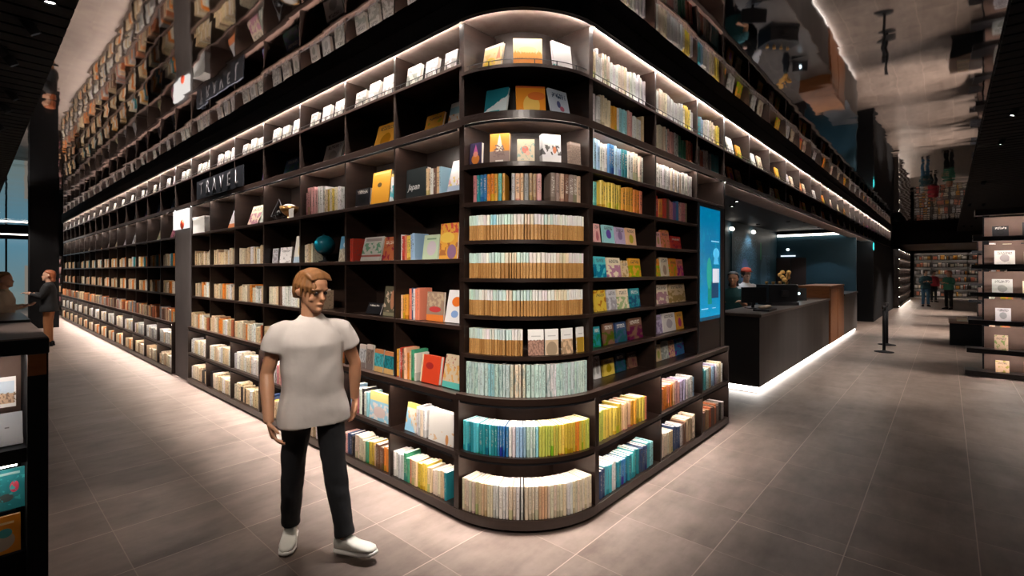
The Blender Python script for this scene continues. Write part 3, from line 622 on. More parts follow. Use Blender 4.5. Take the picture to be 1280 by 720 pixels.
lface(331, 338, 1.785, .17, 'silver', LW(4, 4), 0, lean=4); lface(340, 354, 1.785, .175, 'white', LW(4, 4), 2, lean=6); A_tal = art('tall_white_print', (.76, .74, .68), [('ell', 0, .5, .2, .25, (.66, .52, .22)), ('rect', -.5, .5, 0, .22, (.45, .60, .74))])
lface(357, 372, 1.785, .29, 'white', LW(4, 4), mat=A_tal, label='tall white book with a blue foot on the left wall, fourth bay', lean=8)
lsp(491, 505, 1.32, ['peach', 'coral', 'amber', 'white', 'black'], LW(1, 5), (.18, .20), (.02, .04), runlen=(1, 1)); lsp(505, 520, 1.32, ['white', 'coral', 'white', 'navy', 'blue'], LW(1, 5), (.245, .25), (.018, .03), runlen=(1, 1))
A_bro = art('brown_scene_print', (.32, .22, .16), [('rect', -.5, .5, 0, .22, (.72, .20, .04)), ('ell', 0, .4, .35, .1, (.50, .05, .05)), ('noise', 6, .5, .5, .95, (.46, .36, .24))])
lface(522, 543, 1.32, .22, 'brown', LW(1, 5), mat=A_bro, label='brown scene book with an orange foot on the left wall beside the white one', lean=4)
A_dot = art('white_two_spot_print', (.76, .76, .78), [('ell', .02, .64, .26, .15, (.74, .17, .02)), ('ell', .0, .26, .2, .11, (.22, .36, .66))])
lface(545, 567, 1.32, .24, 'white', LW(1, 5), mat=A_dot, label='white book with an orange and a blue spot beside the corner', lean=12)
A_drk = art('dark_figures_print', (.10, .09, .06), [('noise', 5, .56, .15, .9, (.62, .48, .36)), ('ell', 0, .55, .12, .32, (.50, .22, .12)), ('rect', -.5, .5, 0, .12, (.24, .22, .14))])
lface(447, 464, 1.32, .10, 'black', LW(2, 5), 2, lean=20); lface(468, 489, 1.32, .25, 'brown', LW(2, 5), mat=A_drk, label='dark book with pale figures standing alone on the left wall', lean=7)
A_orw = art('orange_white_print', (.70, .64, .58), [('slope', .55, .9, (.68, .24, .05))]); lface(421, 430, 1.32, .23, 'orange', LW(3, 5), mat=A_orw, label='white and orange book on the left wall, beside the head of the walking man', lean=5)
lsp(331, 373, 1.32, ['ivory', 'ivory', 'cream', 'brown', 'white', 'white', 'white', 'white', 'white', 'ivory', 'cream'], LW(4, 5), (.20, .215), (.02, .035), runlen=(1, 2)); lsp(376, 395, 1.32, CR, LW(3, 5))
lsp(492, 519, .86, ['amber', 'silver', 'red', 'brown', 'peach', 'orange', 'cream', 'green', 'white', 'navy'], LW(1, 6), (.20, .25), (.015, .035), d=.0, runlen=(1, 1)); A_red = art('red_round_print', (.66, .06, .02), [('ell', -.05, .62, .2, .12, (.36, .02, .02)), ('rect', -.5, -.42, 0, 1, (.75, .66, .45))])
lface(522, 545, .86, .205, 'red', LW(1, 6), mat=A_red, label='bright red book facing out on the ledge of the left wall', lean=8, d=.02, t=.035)
A_san = art('sandy_map_print', (.58, .48, .34), [('rect', -.5, .5, 0, .18, (.10, .46, .42)), ('noise', 5, .52, .2, .7, (.62, .34, .10)), ('noise', 9, .6, .6, .95, (.40, .14, .12))])
lface(548, 570, .86, .235, 'cream', LW(1, 6), mat=A_san, label='sandy map-patterned book with a turquoise foot on the ledge beside the corner', lean=12, d=.03)
for a, c, cn, hh in ((447, 455, 'silver', .20), (456, 464, 'taupe', .21), (466, 477, 'turquoise', .185), (478, 490, 'teal', .18)):
    m = art('two_band_print', PAL[cn], [('rect', -.5, .5, 0, .24, (.66, .42, .16) if cn in ('turquoise', 'teal') else (.2, .16, .15)), ('noise', 6, .52, .25, .8, tuple(x * .5 for x in PAL[cn])), ('rect', -.5, .5, .82, 1, (.60, .24, .10) if cn in ('turquoise', 'teal') else (.60, .50, .45))])
    lface(a, c, .86, hh, cn, LW(2, 6), mat=m, label='%s banded book facing out on the left wall ledge, second bay' % PALN[cn], lean=4, d=.01)
lsp(376, 428, .86, CRM, LW(3, 6), d=0); lsp(330, 373, .86, CRM, LW(4, 6), d=0, runlen=(1, 2))
A_yb = art('yellow_and_blue_print', (.74, .62, .24), [('rect', -.5, .5, 0, .68, (.30, .58, .74)), ('noise', 5, .52, 0, .6, (.72, .68, .66)), ('ell', .0, .3, .3, .2, (.62, .50, .48))])
lface(464, 489, .47, .225, 'yellow', LW(2, 7), mat=A_yb, label='yellow and sky blue picture book on the low left shelf, second bay', lean=4, d=-.02, t=.03)
lsp(440, 463, .47, ['sky', 'rose', 'white', 'white', 'black', 'white', 'aqua'], LW(2, 7), (.20, .23), (.03, .05), d=-.02, runlen=(1, 1), mesh='soft', big=True)
A_ywb = art('yellow_corner_print', (.70, .66, .58), [('slope', .5, -.9, (.28, .55, .75)), ('rect', -.5, .5, .82, 1, (.74, .56, .12)), ('noise', 5, .55, .2, .7, (.70, .45, .20))])
lface(507, 521, .47, .21, 'cream', LW(1, 7), mat=A_ywb, label='blue and yellow cornered book on the low left shelf, first bay', lean=10, d=-.01)
lsp(522, 536, .47, ['white', 'white', 'ivory', 'rust', 'white'], LW(1, 7), (.20, .215), (.02, .03), d=-.025, runlen=(1, 1), mesh='soft', big=True)
A_wac = art('white_watercolour_print', (.78, .76, .72), [('noise', 4, .60, 0, .5, (.72, .50, .30)), ('ell', .25, .16, .06, .16, (.66, .30, .10))])
lface(538, 569, .47, .225, 'white', LW(1, 7), mat=A_wac, label='wide white watercolour book on the low left shelf, beside the corner', lean=3, d=-.02, t=.05)
lsp(492, 563, .086, ['white', 'silver', 'white', 'green', 'coral', 'cream', 'ivory', 'mustard', 'yellow', 'cream', 'ivory', 'ivory', 'cream', 'pink', 'teal'], LW(1, 8), (.17, .215), (.018, .034), d=-.03, runlen=(1, 2), mesh='soft', big=True)
lsp(432, 488, .086, ['pink', 'navy', 'black', 'ivory', 'ivory', 'ivory', 'green', 'mustard', 'cream', 'brown', 'orange', 'coral'], LW(2, 8), (.17, .205), (.018, .034), d=-.03, runlen=(1, 2), mesh='soft', big=True)
lsp(376, 428, .47, WH, LW(3, 7), d=-.02, mesh='soft'); lsp(376, 428, .086, CR, LW(3, 8), d=-.03, mesh='soft')
lsp(330, 373, .47, ['white', 'white', 'ivory', 'white', 'cream', 'rose'], LW(4, 7), (.19, .225), d=-.02, mesh='soft'); lsp(330, 373, .086, ['cream', 'navy', 'mustard', 'cream', 'ivory', 'yellow', 'cream', 'ivory', 'rust'], LW(4, 8), d=-.03, mesh='soft')
for bi, (a, c) in enumerate(((294, 327), (263, 292), (240, 261))):
    bn = 5 + bi
    for ri, z, cl in ((4, 1.785, CR), (5, 1.32, CRM), (6, .86, CRM), (7, .47, WH), (8, .086, ['ivory', 'cream', 'white', 'black', 'cream', 'ivory'])):
        lsp(a, c, z, cl, LW(bn, ri), (.17, .22), (.02, .04), d=(.04 if ri < 6 else -.01), runlen=(1, 3))
for k in range(2): face('L', LB[6] + .2 + .4 * k, 2.745, .16, .2, 'navy', LW(7, 2), 0)
for i in range(len(LF) - 1):
    a, c = LF[i + 1] - .03, LF[i] + .03; nm = 'left wall beyond the pillar, %s bay' % nth(i + 1)
    for ri, z, cl in ((4, 1.785, ['ivory', 'amber', 'cream', 'white', 'teal', 'orange', 'beige', 'ivory']), (5, 1.32, CRM), (6, .86, ['brown', 'grey', 'rust', 'beige', 'cream', 'orange']), (7, .47, WH), (8, .086, CRM)):
        spines('L', a, c - (0 if R.random() < .7 else -.2), z, cl, nm + ', shelf %s from the top' % nth(ri), (.17, .22), (.025, .05), (.04 if ri < 6 else -.02), runlen=(1, 3))
    for k in range(2): face('L', c + .25 + .42 * k, 3.13, .16, .18, 'white', nm + ', top shelf', 0, 8, .05)
    face('L', c + .4, 2.745, .16, .2, R.choice(['navy', 'silver', 'beige']), nm + ', second shelf', 0); face('L', c + R.uniform(.25, .6), 2.26, .2, .27, R.choice(['ivory', 'silver', 'cream']), nm + ', third shelf', 0, 16)
for k in range(3): face('L', 8.75 + .25 * k, 3.13, .15, .18, 'white', 'left wall above the pillar, top shelf', 0, 8, .05)

# --- build: the ones that show largest as things of their own, the rest of each kind as one mass
CAP = {'paperback': 330, 'book': 305, 'display_book': 300}
order = {}
for sp in SPEC: order.setdefault(sp['kind'], []).append(sp)
solo = set()
for k, v in order.items():
    v2 = sorted(v, key=lambda q: -(q['area'] * (10 if q['mat'] else 1)))
    solo |= {id(q) for q in v2[:CAP[k]] if q['area'] > 0}
NOUN = {'paperback': 'paperback', 'book': 'book', 'display_book': 'book facing out'}
for wh, seq in SHELFSEQ.items():
    seq.sort(key=lambda q: q['px'])
    for i, q in enumerate(seq): q['ord'] = i + 1
MASS = {}
n_lab = {}
for sp in SPEC:
    Mx = Matrix.Translation(sp['loc']) @ Euler((0, 0, sp['rz'])).to_matrix().to_4x4()
    if sp['lean']:
        a = rad(sp['lean']); Mx = Mx @ Matrix.Translation((0, 0, sp['dp'] * math.sin(a))) @ Matrix.Rotation(-a, 4, 'X')
    if id(sp) not in solo:
        m = MASS.setdefault(sp['kind'], MB()); w, d, h = sp['w'], sp['dp'], sp['h']
        m.box(-w / 2, w / 2, 0, d, 0, h, 0, sp['col'][1], Mx)
        continue
    key = sp['mesh']; nm = sp['kind']
    if sp['kind'] == 'display_book':
        if sp['mat'] is not None:
            me = fc.mesh('display_cover', [sp['mat']])
        else: me = ME[key + '_c'] if sp['area'] > 0.0011 else ME[key]
        split = sp['mat'] is not None or sp['area'] > 0.0011; pg = ME['face_p']
    else:
        split = sp['big']; me = ME[key + '_c'] if split else ME[key]; pg = ME[key + '_p']
    o = link(nm, me); o.matrix_world = Mx @ Matrix.Diagonal((sp['w'], sp['dp'], sp['h'], 1)); o.color = (*sp['col'][1], 1)
    if sp['label']: lb = sp['label']
    elif sp['kind'] == 'paperback':
        two = 'white and tan' if key == 'arctwo' else ('striped ' if key == 'arcstripe' else '') + PALN[sp['col'][0]]
        lb = '%s paperback, %s from the left %s' % (two, nth(sp['ord']), sp['where'])
    else:
        lb = '%s %s, %s from left, %s' % (PALN[sp['col'][0]], NOUN[sp['kind']], nth(sp['ord']), sp['where'])
    lb = lb.replace('right wall, ', 'right ').replace('left wall, ', 'left wall ').replace(' from the corner', '').replace('shelf ', 'shelf ')
    words_ = lb.split()
    if len(words_) > 16: lb = lb.replace(' from the top', ' down').replace('facing out, ', 'facing out, ')
    if len(lb.split()) > 16: lb = lb.replace('book facing out', 'front-facing book')
    tag(o, lb, 'book', {'paperback': 'paperbacks on the curved corner shelves', 'book': 'books standing on the wall shelves', 'display_book': 'books facing out on the shelves'}[nm])
    if split: link('page_block', pg, o)
    sp['obj'] = o
t = NT('distant_book_cover'); a = t.new('ShaderNodeVertexColor', layer_name='tint'); n = t.noise(t.coord(), 55, 3)
M['mass'] = t.fin(t.mix(t.math('MULTIPLY', t.math('GREATER_THAN', n, 0.58), 0.5), a.outputs[0], (0.12, 0.10, 0.09)), 0.5)
for k, m in MASS.items():
    o = m.build({'paperback': 'shelved_paperbacks', 'book': 'shelved_books', 'display_book': 'displayed_books'}[k], M['mass'])
    stuff(o, {'paperback': 'remaining small paperbacks on the curved shelves', 'book': 'many small upright books on the far wall shelves', 'display_book': 'many small books facing out on the far shelves'}[k], 'books')
# ------------------------------------------------------------------ helpers that read a place off the photograph
def local(b, o):
    inv = Matrix.Translation(-Vector(o.location)); b.v = [tuple(inv @ Vector(v)) for v in b.v]; return b
def lbox(name, root, x0, x1, y0, y1, z0, z1, mat, bev=0.0):
    b = MB(); b.box(min(x0, x1), max(x0, x1), min(y0, y1), max(y0, y1), z0, z1); o = local(b, root).build(name, mat, root)
    if bev: bevel(o, bev)
    return o
def text(name, s, size, mat, parent, loc, rot, ext=0.001, shear=0.0):
    c = bpy.data.curves.new(name, 'FONT'); c.body = s; c.size = size; c.extrude = ext; c.align_x = 'CENTER'; c.align_y = 'CENTER'; c.shear = shear; c.materials.append(mat)
    tmp = bpy.data.objects.new('tmp_text', c); COL.objects.link(tmp); bpy.context.view_layer.update()
    me = bpy.data.meshes.new_from_object(tmp.evaluated_get(bpy.context.evaluated_depsgraph_get())); bpy.data.objects.remove(tmp)
    o = link(name, me, parent); o.location = loc; o.rotation_euler = rot; return o

# ------------------------------------------------------------------ pillar, columns
b = MB(); b.box(XL + 0.0, XL + 0.5, 8.585, 9.415, 0, 2.68); structure(b.build('pillar', M['concrete']))
b = MB(); b.box(20.1, 28.0, 1.83, 2.30, 0, 2.695); structure(b.build('column_far', M['black']))
b = MB(); b.box(on_y(37, 400, 20).x, on_y(74, 400, 20).x, 20, 20.6, 0, CEIL); structure(b.build('column_left', M['black']))
# glass front at the far left end
M['glass_blue'] = art('daylit_glass', (.10, .24, .32), [('fade', .9, .1, (.16, .22, .22)), ('rect', -.1, -.07, 0, 1, (.02, .04, .05)), ('rect', .25, .5, 0, .6, (.22, .20, .17))], emit=0.9)
def window():
    root = empty('window_1', (0.9, 33, 0)); structure(root)
    b = MB(); b.box(-.5, .5, 0, 1, 0, 1); g = b.build('pane', M['glass_blue'], root); g.scale = (4.4, .03, 3.1); g.location = (-.2, 0, .1)
    for x in (-2.4, -.9, .25, 1.1, 1.96): lbox('frame', root, .9 + x, .9 + x + .07, 32.93, 33.0, 0, 3.3, M['black'])
    lbox('head', root, -1.6, 2.9, 32.6, 33.1, 3.2, CEIL, M['black'])
window()
b = MB(); b.box(-3.2, 7, 33.1, 33.3, 0, CEIL); structure(b.build('wall_end', M['black']))
M['lamp_line'] = glow('linear_lamp_glow', (1.0, 0.93, 0.85), 5)
r = empty('linear_lamp', (.3, 30, 3.27), 0, 'white linear lamp hanging before the glass front far down the aisle', 'lamp')
lbox('diffuser', r, -.6, on_y(60, 297, 30).x, 29.97, 30.03, 3.25, 3.30, M['lamp_line']); lbox('housing', r, -.6, on_y(60, 297, 30).x, 29.96, 30.04, 3.302, 3.34, M['black'])
for xx in (-.3, .8): lbox('wire', r, xx, xx + .01, 30, 30.01, 3.34, CEIL, M['steel'])

# ------------------------------------------------------------------ lights
def spotlight(p, target, power, size=62, label=None, col=(1.0, 0.87, 0.76), blend=0.7):
    p = Vector(p); d = (Vector(target) - p).normalized()
    root = empty('ceiling_spotlight', p, 0, label or 'small black ceiling spotlight', 'spotlight', 'spotlights in the black slatted ceiling')
    q = d.to_track_quat('-Z', 'Y'); q.rotate(Euler((0, 0, 0)))
    b = MB(); b.lathe([(.0, .03), (.030, .03), (.030, .0), (.036, .0), (.036, .10), (.026, .12), (.0, .12)], 18); h = b.build('housing', M['black'], root, True); h.rotation_euler = q.to_euler()
    b = MB(); b.lathe([(.0, .012), (.029, .012), (.029, .014), (.0, .014)], 16); l = b.build('lens', M['lamp'], root); l.rotation_euler = q.to_euler()
    b = MB(); b.tube([(0, 0, .06), (0, 0, max(.08, CEIL - p.z - .0))], .008, 8); b.build('stem', M['black'], root)
    ld = bpy.data.lights.new('spot', 'SPOT'); ld.energy = power; ld.spot_size = rad(size); ld.spot_blend = blend; ld.shadow_soft_size = 0.05; ld.color = col
    lo = link('spot_beam', ld, root); lo.location = d * 0.02; lo.rotation_euler = q.to_euler()
    return root
WASH = 19.0
LP = 420.0      # narrow beams on the floor and the low shelves; the wider ones wash the books
LITL = [at(px, py, 3.42) for px, py in ((18, 82), (45, 43), (20, 125), (11, 140), (3, 163))]
for i, p in enumerate(LITL): spotlight(p, (2.2, p.y + .2, 0.7), LP * .3, 50, 'lit ceiling spotlight among the left slats, %s of five from the brightest' % nth(i + 1))
for i, (px, py) in enumerate(((1265, 145), (1228, 231), (1211, 258), (1250, 181), (1204, 284))):
    p = at(px, py, 3.42); spotlight(p, (p.x - .1, .9, 0), LP * (1.1 if p.x > 8.5 else .14), 58, 'lit ceiling spotlight among the right slats, %s of five from the largest' % nth(i + 1))
for k in range(9): spotlight((.15, 12.2 + 1.9 * k, 3.42), (2.1, 12.6 + 1.9 * k, .5), LP * .8, 66, 'small black ceiling spotlight far along the left slats')  # extra spots added to brighten the far left aisle
for k in range(4): spotlight((18 + 4.2 * k, -.7, 3.42), (18 + 4.2 * k, .7, 0), LP * 2.4, 70, 'small black ceiling spotlight far along the right slats')  # extra spots added to brighten the far right floor
for p, tg, pw, sz in (((.2, 1.2, 3.42), (2.5, 2.5, 1.0), 170, 36), ((1.2, -.55, 3.42), (2.8, 2.1, 1.2), 110, 38), ((.15, 2.6, 3.42), (2.3, 3.3, .9), 150, 34), ((.15, 3.9, 3.42), (2.3, 4.5, .9), 160, 36),
                      ((.1, .1, 3.42), (2.6, 2.2, 1.65), 290, 46), ((.6, -.1, 3.42), (2.55, 2.2, .3), 150, 30), ((2.6, -.6, 3.42), (3.6, 1.85, 2.2), 80, 46), ((3.0, -.6, 3.42), (3.7, 1.8, .9), 75, 38), ((.2, 3.2, 3.42), (2.3, 3.6, 1.8), 105, 60), ((.2, 5.6, 3.42), (2.3, 6.2, 1.5), 190, 66), ((.2, 8.0, 3.42), (2.3, 8.6, 1.5), 200, 66), ((.42, 1.7, 3.42), (1.40, 2.85, 1.15), 260, 27),
                      ((.35, 4.3, 3.42), (.55, 4.25, 0), 130, 28), ((7.4, -.8, 3.42), (7.2, -.75, 0), 170, 40)):
    spotlight(p, tg, pw, sz, 'small black ceiling spotlight above the near aisle')  # spots added to brighten books, corner, floor and the walking man
def downwash(x0, y0, x1, y1, per_m, spread=34):
    """The downward half of the cornice lighting: a lamp along the underside of the fascia."""
    a, c = Vector((x0, y0)), Vector((x1, y1)); L_ = (c - a).length; m = (a + c) / 2
    ld = bpy.data.lights.new('cornice_wash', 'AREA'); ld.shape = 'RECTANGLE'; ld.size = L_; ld.size_y = .018; ld.energy = per_m * L_; ld.spread = rad(spread); ld.color = (1.0, .92, .86)
    lo = link('cornice_wash', ld); lo.location = (m.x, m.y, FAS - .003); lo.rotation_euler = (0, 0, math.atan2(c.y - a.y, c.x - a.x))
downwash(XLL + .012, 2.5, XLL + .012, 8.5, WASH); downwash(XLL + .012, 8.5, XLL + .012, 24.0, WASH); downwash(2.9, YRL + .012, 5.6, YRL + .012, WASH * .45)
for a0 in (-90, -60, -30):
    q = [Vector((CX, CY)) - Vector((-math.sin(rad(a_)), math.cos(rad(a_)))) * (RL - .02) for a_ in (a0, a0 + 30)]; downwash(q[0].x, q[0].y, q[1].x, q[1].y, WASH * (1.0, .9, .75)[(a0 + 90) // 30])

# ------------------------------------------------------------------ blue screen, sign, etched panel
A_scr = art('blue_advert_screen', (.0, .17, .34), [('fade', .55, .0, (.0, .30, .55)), ('noise', 5, .58, .2, .95, (.0, .22, .38)), ('rect', -.12, .08, .14, .48, (.0, .24, .18)), ('ell', -.05, .42, .12, .14, (.02, .34, .26)), ('ell', .30, .60, .16, .05, (.10, .55, .85)), ('tri', .30, .5, .66, .9, (.08, .48, .78)),
    ('rect', .06, .42, .19, .34, (.01, .05, .12)), ('rect', .12, .45, .33, .46, (.62, .66, .74)), ('rect', .14, .36, .345, .45, (.74, .74, .80)), ('rect', .05, .45, .705, .715, (.30, .70, .90)), ('rect', -.42, -.1, .098, .106, (.4, .75, .95)), ('rect', .1, .28, .098, .104, (.4, .75, .95)), ('rect', -.5, .5, 0, .03, (.0, .06, .12))], emit=1.0)
s0, s1 = on_y(871.5, 330, YR), on_y(900, 330, YR); s0.x = RBAY[2] + .05
r = empty('display_screen', (s0.x, YR, 1.19), 0, 'tall blue lit advertising screen set in the right wall bookcase', 'screen')
b = MB(); b.box(-.5, .5, 0, 1, 0, 1); pn = b.build('panel', A_scr, r); pn.scale = (s1.x - s0.x, .02, 1.16); pn.location = ((s1.x - s0.x) / 2, .0, 0)
lbox('frame', r, RBAY[2] + .016, s0.x - .002, YR - .004, YR + .05, .872, 2.385, M['black_gloss']); lbox('frame', r, s1.x + .002, RBAY[3] - .026, YR - .004, YR + .05, .872, 2.385, M['black_gloss'])
lbox('frame', r, s0.x, s1.x, YR - .004, YR + .05, 2.352, 2.385, M['black_gloss'])
lbox('lower_panel', r, s0.x, s1.x, YR + .002, YR + .05, .872, 1.188, M['wood'])
# TRAVEL letters on the dark second row
r = empty('travel_sign', (XL, 7.9, 2.75), 0, 'dark sign with dim grey TRAVEL lettering on the second left shelf', 'sign')
M['dim_letter'] = plain('dim_grey_letter', (.16, .15, .155), .4)
a0, a1 = lx(247), lx(305); hgt = .26
lbox('board', r, XL - .012, XL + .002, a1, a0, 2.747, 2.747 + hgt, M['black_gloss'])
for k, ch in enumerate('TRAVEL'):
    yy = a0 + (a1 - a0) * (.12 + .152 * k)
    text('letter', ch, .24, M['dim_letter'], r, (-.015, yy - 7.9, hgt / 2 - .0), (PI / 2, 0, -PI / 2))
# script title on the black boxed book
for sp in SPEC:
    if sp['label'] and 'white script title' in sp['label'] and 'obj' in sp:
        o = sp['obj']; M['title_white'] = plain('title_white', (.7, .7, .7), .5)
        tx = text('title', 'Japan', .07, M['title_white'], o, (-.12, -.02, .42), (PI / 2, 0, 0), .0005, .3); tx.scale = (1 / sp['w'], 1 / sp['h'], 1 / sp['dp'])

# ------------------------------------------------------------------ ornaments on the left shelves
M['teal_gloss'] = plain('teal_globe_gloss', (.004, .10, .14), .12, var=.5, sc=9); M['brass'] = plain('bronze', (.50, .28, .10), .3, .9); M['red_gloss'] = plain('red_lacquer', (.6, .07, .03), .3); M['white_card'] = plain('white_card', (.78, .77, .75), .6, var=.03)
p = on_x(406, 300, XL + .10)
r = empty('desk_globe', (p.x, p.y, 1.7855), 0, 'glossy dark teal globe on a small stand on the left wall shelf', 'globe')
b = MB(); b.ball((0, 0, .17), .10, 28); b.build('sphere', M['teal_gloss'], r, True)
b = MB(); b.lathe([(.06, 0), (.06, .012), (.02, .02), (.015, .06), (.03, .072), (0, .072)], 20); b.build('stand', M['black'], r, True)
b = MB(); b.tube([(0, .108 * math.cos(a_), .17 + .108 * math.sin(a_)) for a_ in [PI * k / 14 - PI / 2 for k in range(15)]], .005, 8); b.build('meridian', M['steel'], r, True)
p = Vector((XL + .11, 5.69, 0))
r = empty('wire_ornament', (p.x, p.y, 2.2605), 0, 'black geometric wire ornament on the third left shelf', 'ornament')
V_ = [(0, -.11, .10), (0, .11, .10), (0, 0, .26), (.09, 0, .05), (-.09, 0, .05), (0, -.06, .012), (0, .06, .012)]
b = MB()
for i_, j_ in ((0, 2), (1, 2), (3, 2), (4, 2), (0, 3), (3, 1), (1, 4), (4, 0), (5, 0), (5, 3), (5, 4), (6, 1), (6, 3), (6, 4)): b.tube([V_[i_], V_[j_]], .005, 6)
b.build('frame', M['steel'], r)
b = MB(); b.ball((0, 0, .10), .035, 14); b.build('core', M['black_gloss'], r, True)
p = Vector((XL + .11, 5.43, 0))
r = empty('footed_bowl', (p.x, p.y, 2.2605), 0, 'bronze footed bowl with a pale top on the third left shelf', 'bowl')
b = MB(); b.lathe([(.045, 0), (.045, .012), (.02, .02), (.02, .045), (.05, .06), (.09, .10), (.098, .15), (.09, .15), (.08, .11), (0, .08)], 26); b.build('bowl', M['brass'], r, True)
b = MB(); b.ball((0, 0, .13), .082, 18, sc=(1, 1, .6)); b.build('filling', M['white_card'], r, True)
p = Vector((XL + .05, 5.25, 0))
r = empty('price_card', (p.x, p.y, 2.2605), 0, 'small blank white card beside the bronze bowl', 'card')
lbox('card', r, p.x, p.x + .004, p.y - .06, p.y + .06, 2.2625, 2.37, M['white_card']); lbox('foot', r, p.x - .01, p.x + .03, p.y - .02, p.y + .02, 2.2605, 2.2622, M['black'])
r = empty('gift_box', (XL - .02, 8.62, 2.2605), 0, 'white box on the pillar end of the third left shelf', 'box')
lbox('body', r, XL + .01, XL + .15, 7.98, 8.52, 2.2605, 2.46, M['white_card'], .003); lbox('lid', r, XL + .006, XL + .154, 7.976, 8.524, 2.4605, 2.50, M['white_card'], .003)
r = empty('pillar_light_box', (XL - .03, 9.0, 2.4), 0, 'white lit panel with a red round emblem high on the grey pillar', 'sign')
M['panel_glow'] = glow('white_panel_glow', (1, .95, .9), 1.1)
lbox('panel', r, XL - .035, XL - .005, 8.62, 9.40, 2.36, 2.66, M['panel_glow'])
b = MB(); b.ball((XL - .045, 8.86, 2.42), .075, 18, sc=(.25, 1, 1)); local(b, r).build('emblem', M['red_gloss'], r, True)

# ------------------------------------------------------------------ sales counter and the room behind it
M['counter'] = NT('fluted_grey_counter'); t = M['counter']; n = t.noise(t.scale(t.coord(), (1.6, 0, 0)), 1.5, 3, .6)  # lighter vertical streaks are reflections painted into the colour
M['counter'] = t.fin(t.mix(t.ramp(n, .3, .7), (.022, .022, .025), (.075, .070, .068)), .42)
M['stone_top'] = plain('counter_top_stone', (.12, .10, .09), .3, var=.25)
M['orange_wood'] = wood('orange_oak', (.20, .065, .02), (.30, .11, .035), .4, (1.5, 1.5, 8))
CF = 1.90; CB = 2.50; C0 = 7.25; C1 = 12.55
r = empty('sales_counter', (C0, CF, 0), 0, 'long dark grey sales counter with a light line along its foot', 'counter')
lbox('body', r, C0 + .03, C1, CF + .03, CB, .09, 1.06, M['counter']); lbox('worktop', r, C0, C1, CF, CB + .03, 1.06, 1.10, M['stone_top'], .004); lbox('plinth', r, C0 + .08, C1, CF + .08, CB - .05, 0, .09, M['black'])
lbox('light_strip', r, C0 + .05, C1, CF + .055, CF + .075, .012, .085, M['led_floor']); lbox('light_strip', r, C0 + .055, C0 + .075, CF + .08, CB - .06, .012, .085, M['led_floor'])
r = empty('oak_cabinet', (C1 + .01, CF, 0), 0, 'orange oak cabinet at the far end of the sales counter', 'cabinet')
lbox('body', r, C1 + .01, 14.5, CF + .02, CB, .09, 1.33, M['orange_wood']); lbox('top', r, C1 + .01, 14.52, CF, CB + .02, 1.33, 1.37, M['orange_wood'], .004); lbox('plinth', r, C1 + .06, 14.45, CF + .08, CB, 0, .09, M['black'])
for k in range(2): lbox('door', r, C1 + .06 + .95 * k, C1 + .96 + .95 * k, CF + .004, CF + .019, .14, 1.30, M['orange_wood'], .003)
lbox('light_strip', r, C1 + .06, 14.45, CF + .055, CF + .075, .012, .085, M['led_floor'])
r = empty('grey_cabinet', (14.56, CF, 0), 0, 'plain grey cabinet between the oak cabinet and the black column', 'cabinet')
lbox('body', r, 14.56, 16.9, CF + .02, CB, .09, 1.08, M['counter']); lbox('top', r, 14.55, 16.92, CF, CB + .02, 1.08, 1.12, M['counter']); lbox('plinth', r, 14.6, 16.85, CF + .08, CB, 0, .09, M['black']); lbox('light_strip', r, 14.6, 16.85, CF + .055, CF + .075, .012, .085, M['led_floor'])
M['blue_wall'] = plain('dark_blue_wall', (.010, .050, .075), .55, var=.2, sc=3)
EX = 17.6; BY = 4.15
for nm, q in (('wall_blue_side', (5.62, EX, BY, BY + .1, 0, 2.98)), ('wall_blue_end', (EX, EX + .1, 2.02, BY, 0, 2.98)), ('ceiling_counter', (5.6, EX + .1, YR + DEP + .03, BY + .1, 2.98, 3.05))):
    b = MB(); b.box(*q); structure(b.build(nm, M['blue_wall'] if 'wall' in nm else plain('dark_ceiling_board', (.03, .028, .03), .6)))
b = MB(); b.box(5.625, 5.7, YR + .02, BY, 0, 2.68); structure(b.build('wall_counter_side', M['black']))
r = empty('cove_lamp', (EX - .1, 3, 2.86), 0, 'long level white cove lamp on the blue end wall behind the counter', 'lamp')
M['cove'] = glow('cove_glow', (1.0, .90, .78), 6)
z_ = on_x(1000, 294, EX).z
lbox('diffuser', r, EX - .06, EX - .03, 2.25, BY - .03, z_ - .03, z_ + .03, M['cove']); lbox('housing', r, EX - .075, EX, 2.2, BY - .02, z_ + .032, z_ + .07, M['black'])
for k, px in enumerate((915, 942)):
    p = on_y(px, 286 + 4 * k, BY - .06); r = empty('wall_lamp', p, 0, 'small bright wall lamp on the blue wall, %s' % ('nearest the bookcase end' if k == 0 else 'second from the bookcase end'), 'lamp')
    b = MB(); b.ball((0, 0, 0), .10, 14, sc=(1.6, .4, .5)); b.build('shade', M['cove'], r, True); lbox('arm', r, p.x - .02, p.x + .02, p.y + .03, BY, p.z - .02, p.z + .02, M['steel'])
A_menu = art('menu_board_print', (.012, .055, .085), [('lines', -.45, .1, .1, .9, 60, 34, (.05, .14, .20)), ('rect', .20, .23, .50, .85, (.02, .30, .12)), ('lines', .25, .48, .1, .6, 50, 30, (.06, .12, .18)), ('ell', -.2, .2, .1, .3, (.07, .12, .24)), ('ell', .3, .2, .1, .35, (.06, .14, .20))], .5)
p0, p1 = on_y(914, 300, BY - .02), on_y(962, 300, BY - .02)
r = empty('menu_sign', ((p0.x + p1.x) / 2, BY - .03, 1.2), 0, 'dark blue menu board with faint lines on the blue wall', 'board')
b = MB(); b.box(-.5, .5, 0, 1, 0, 1); o = b.build('face', A_menu, r); o.scale = (p1.x - p0.x, .02, 1.45); o.location = (0, -.01, .1)
d0, d1 = on_x(1008, 322, EX - .03), on_x(970, 322, EX - .03)
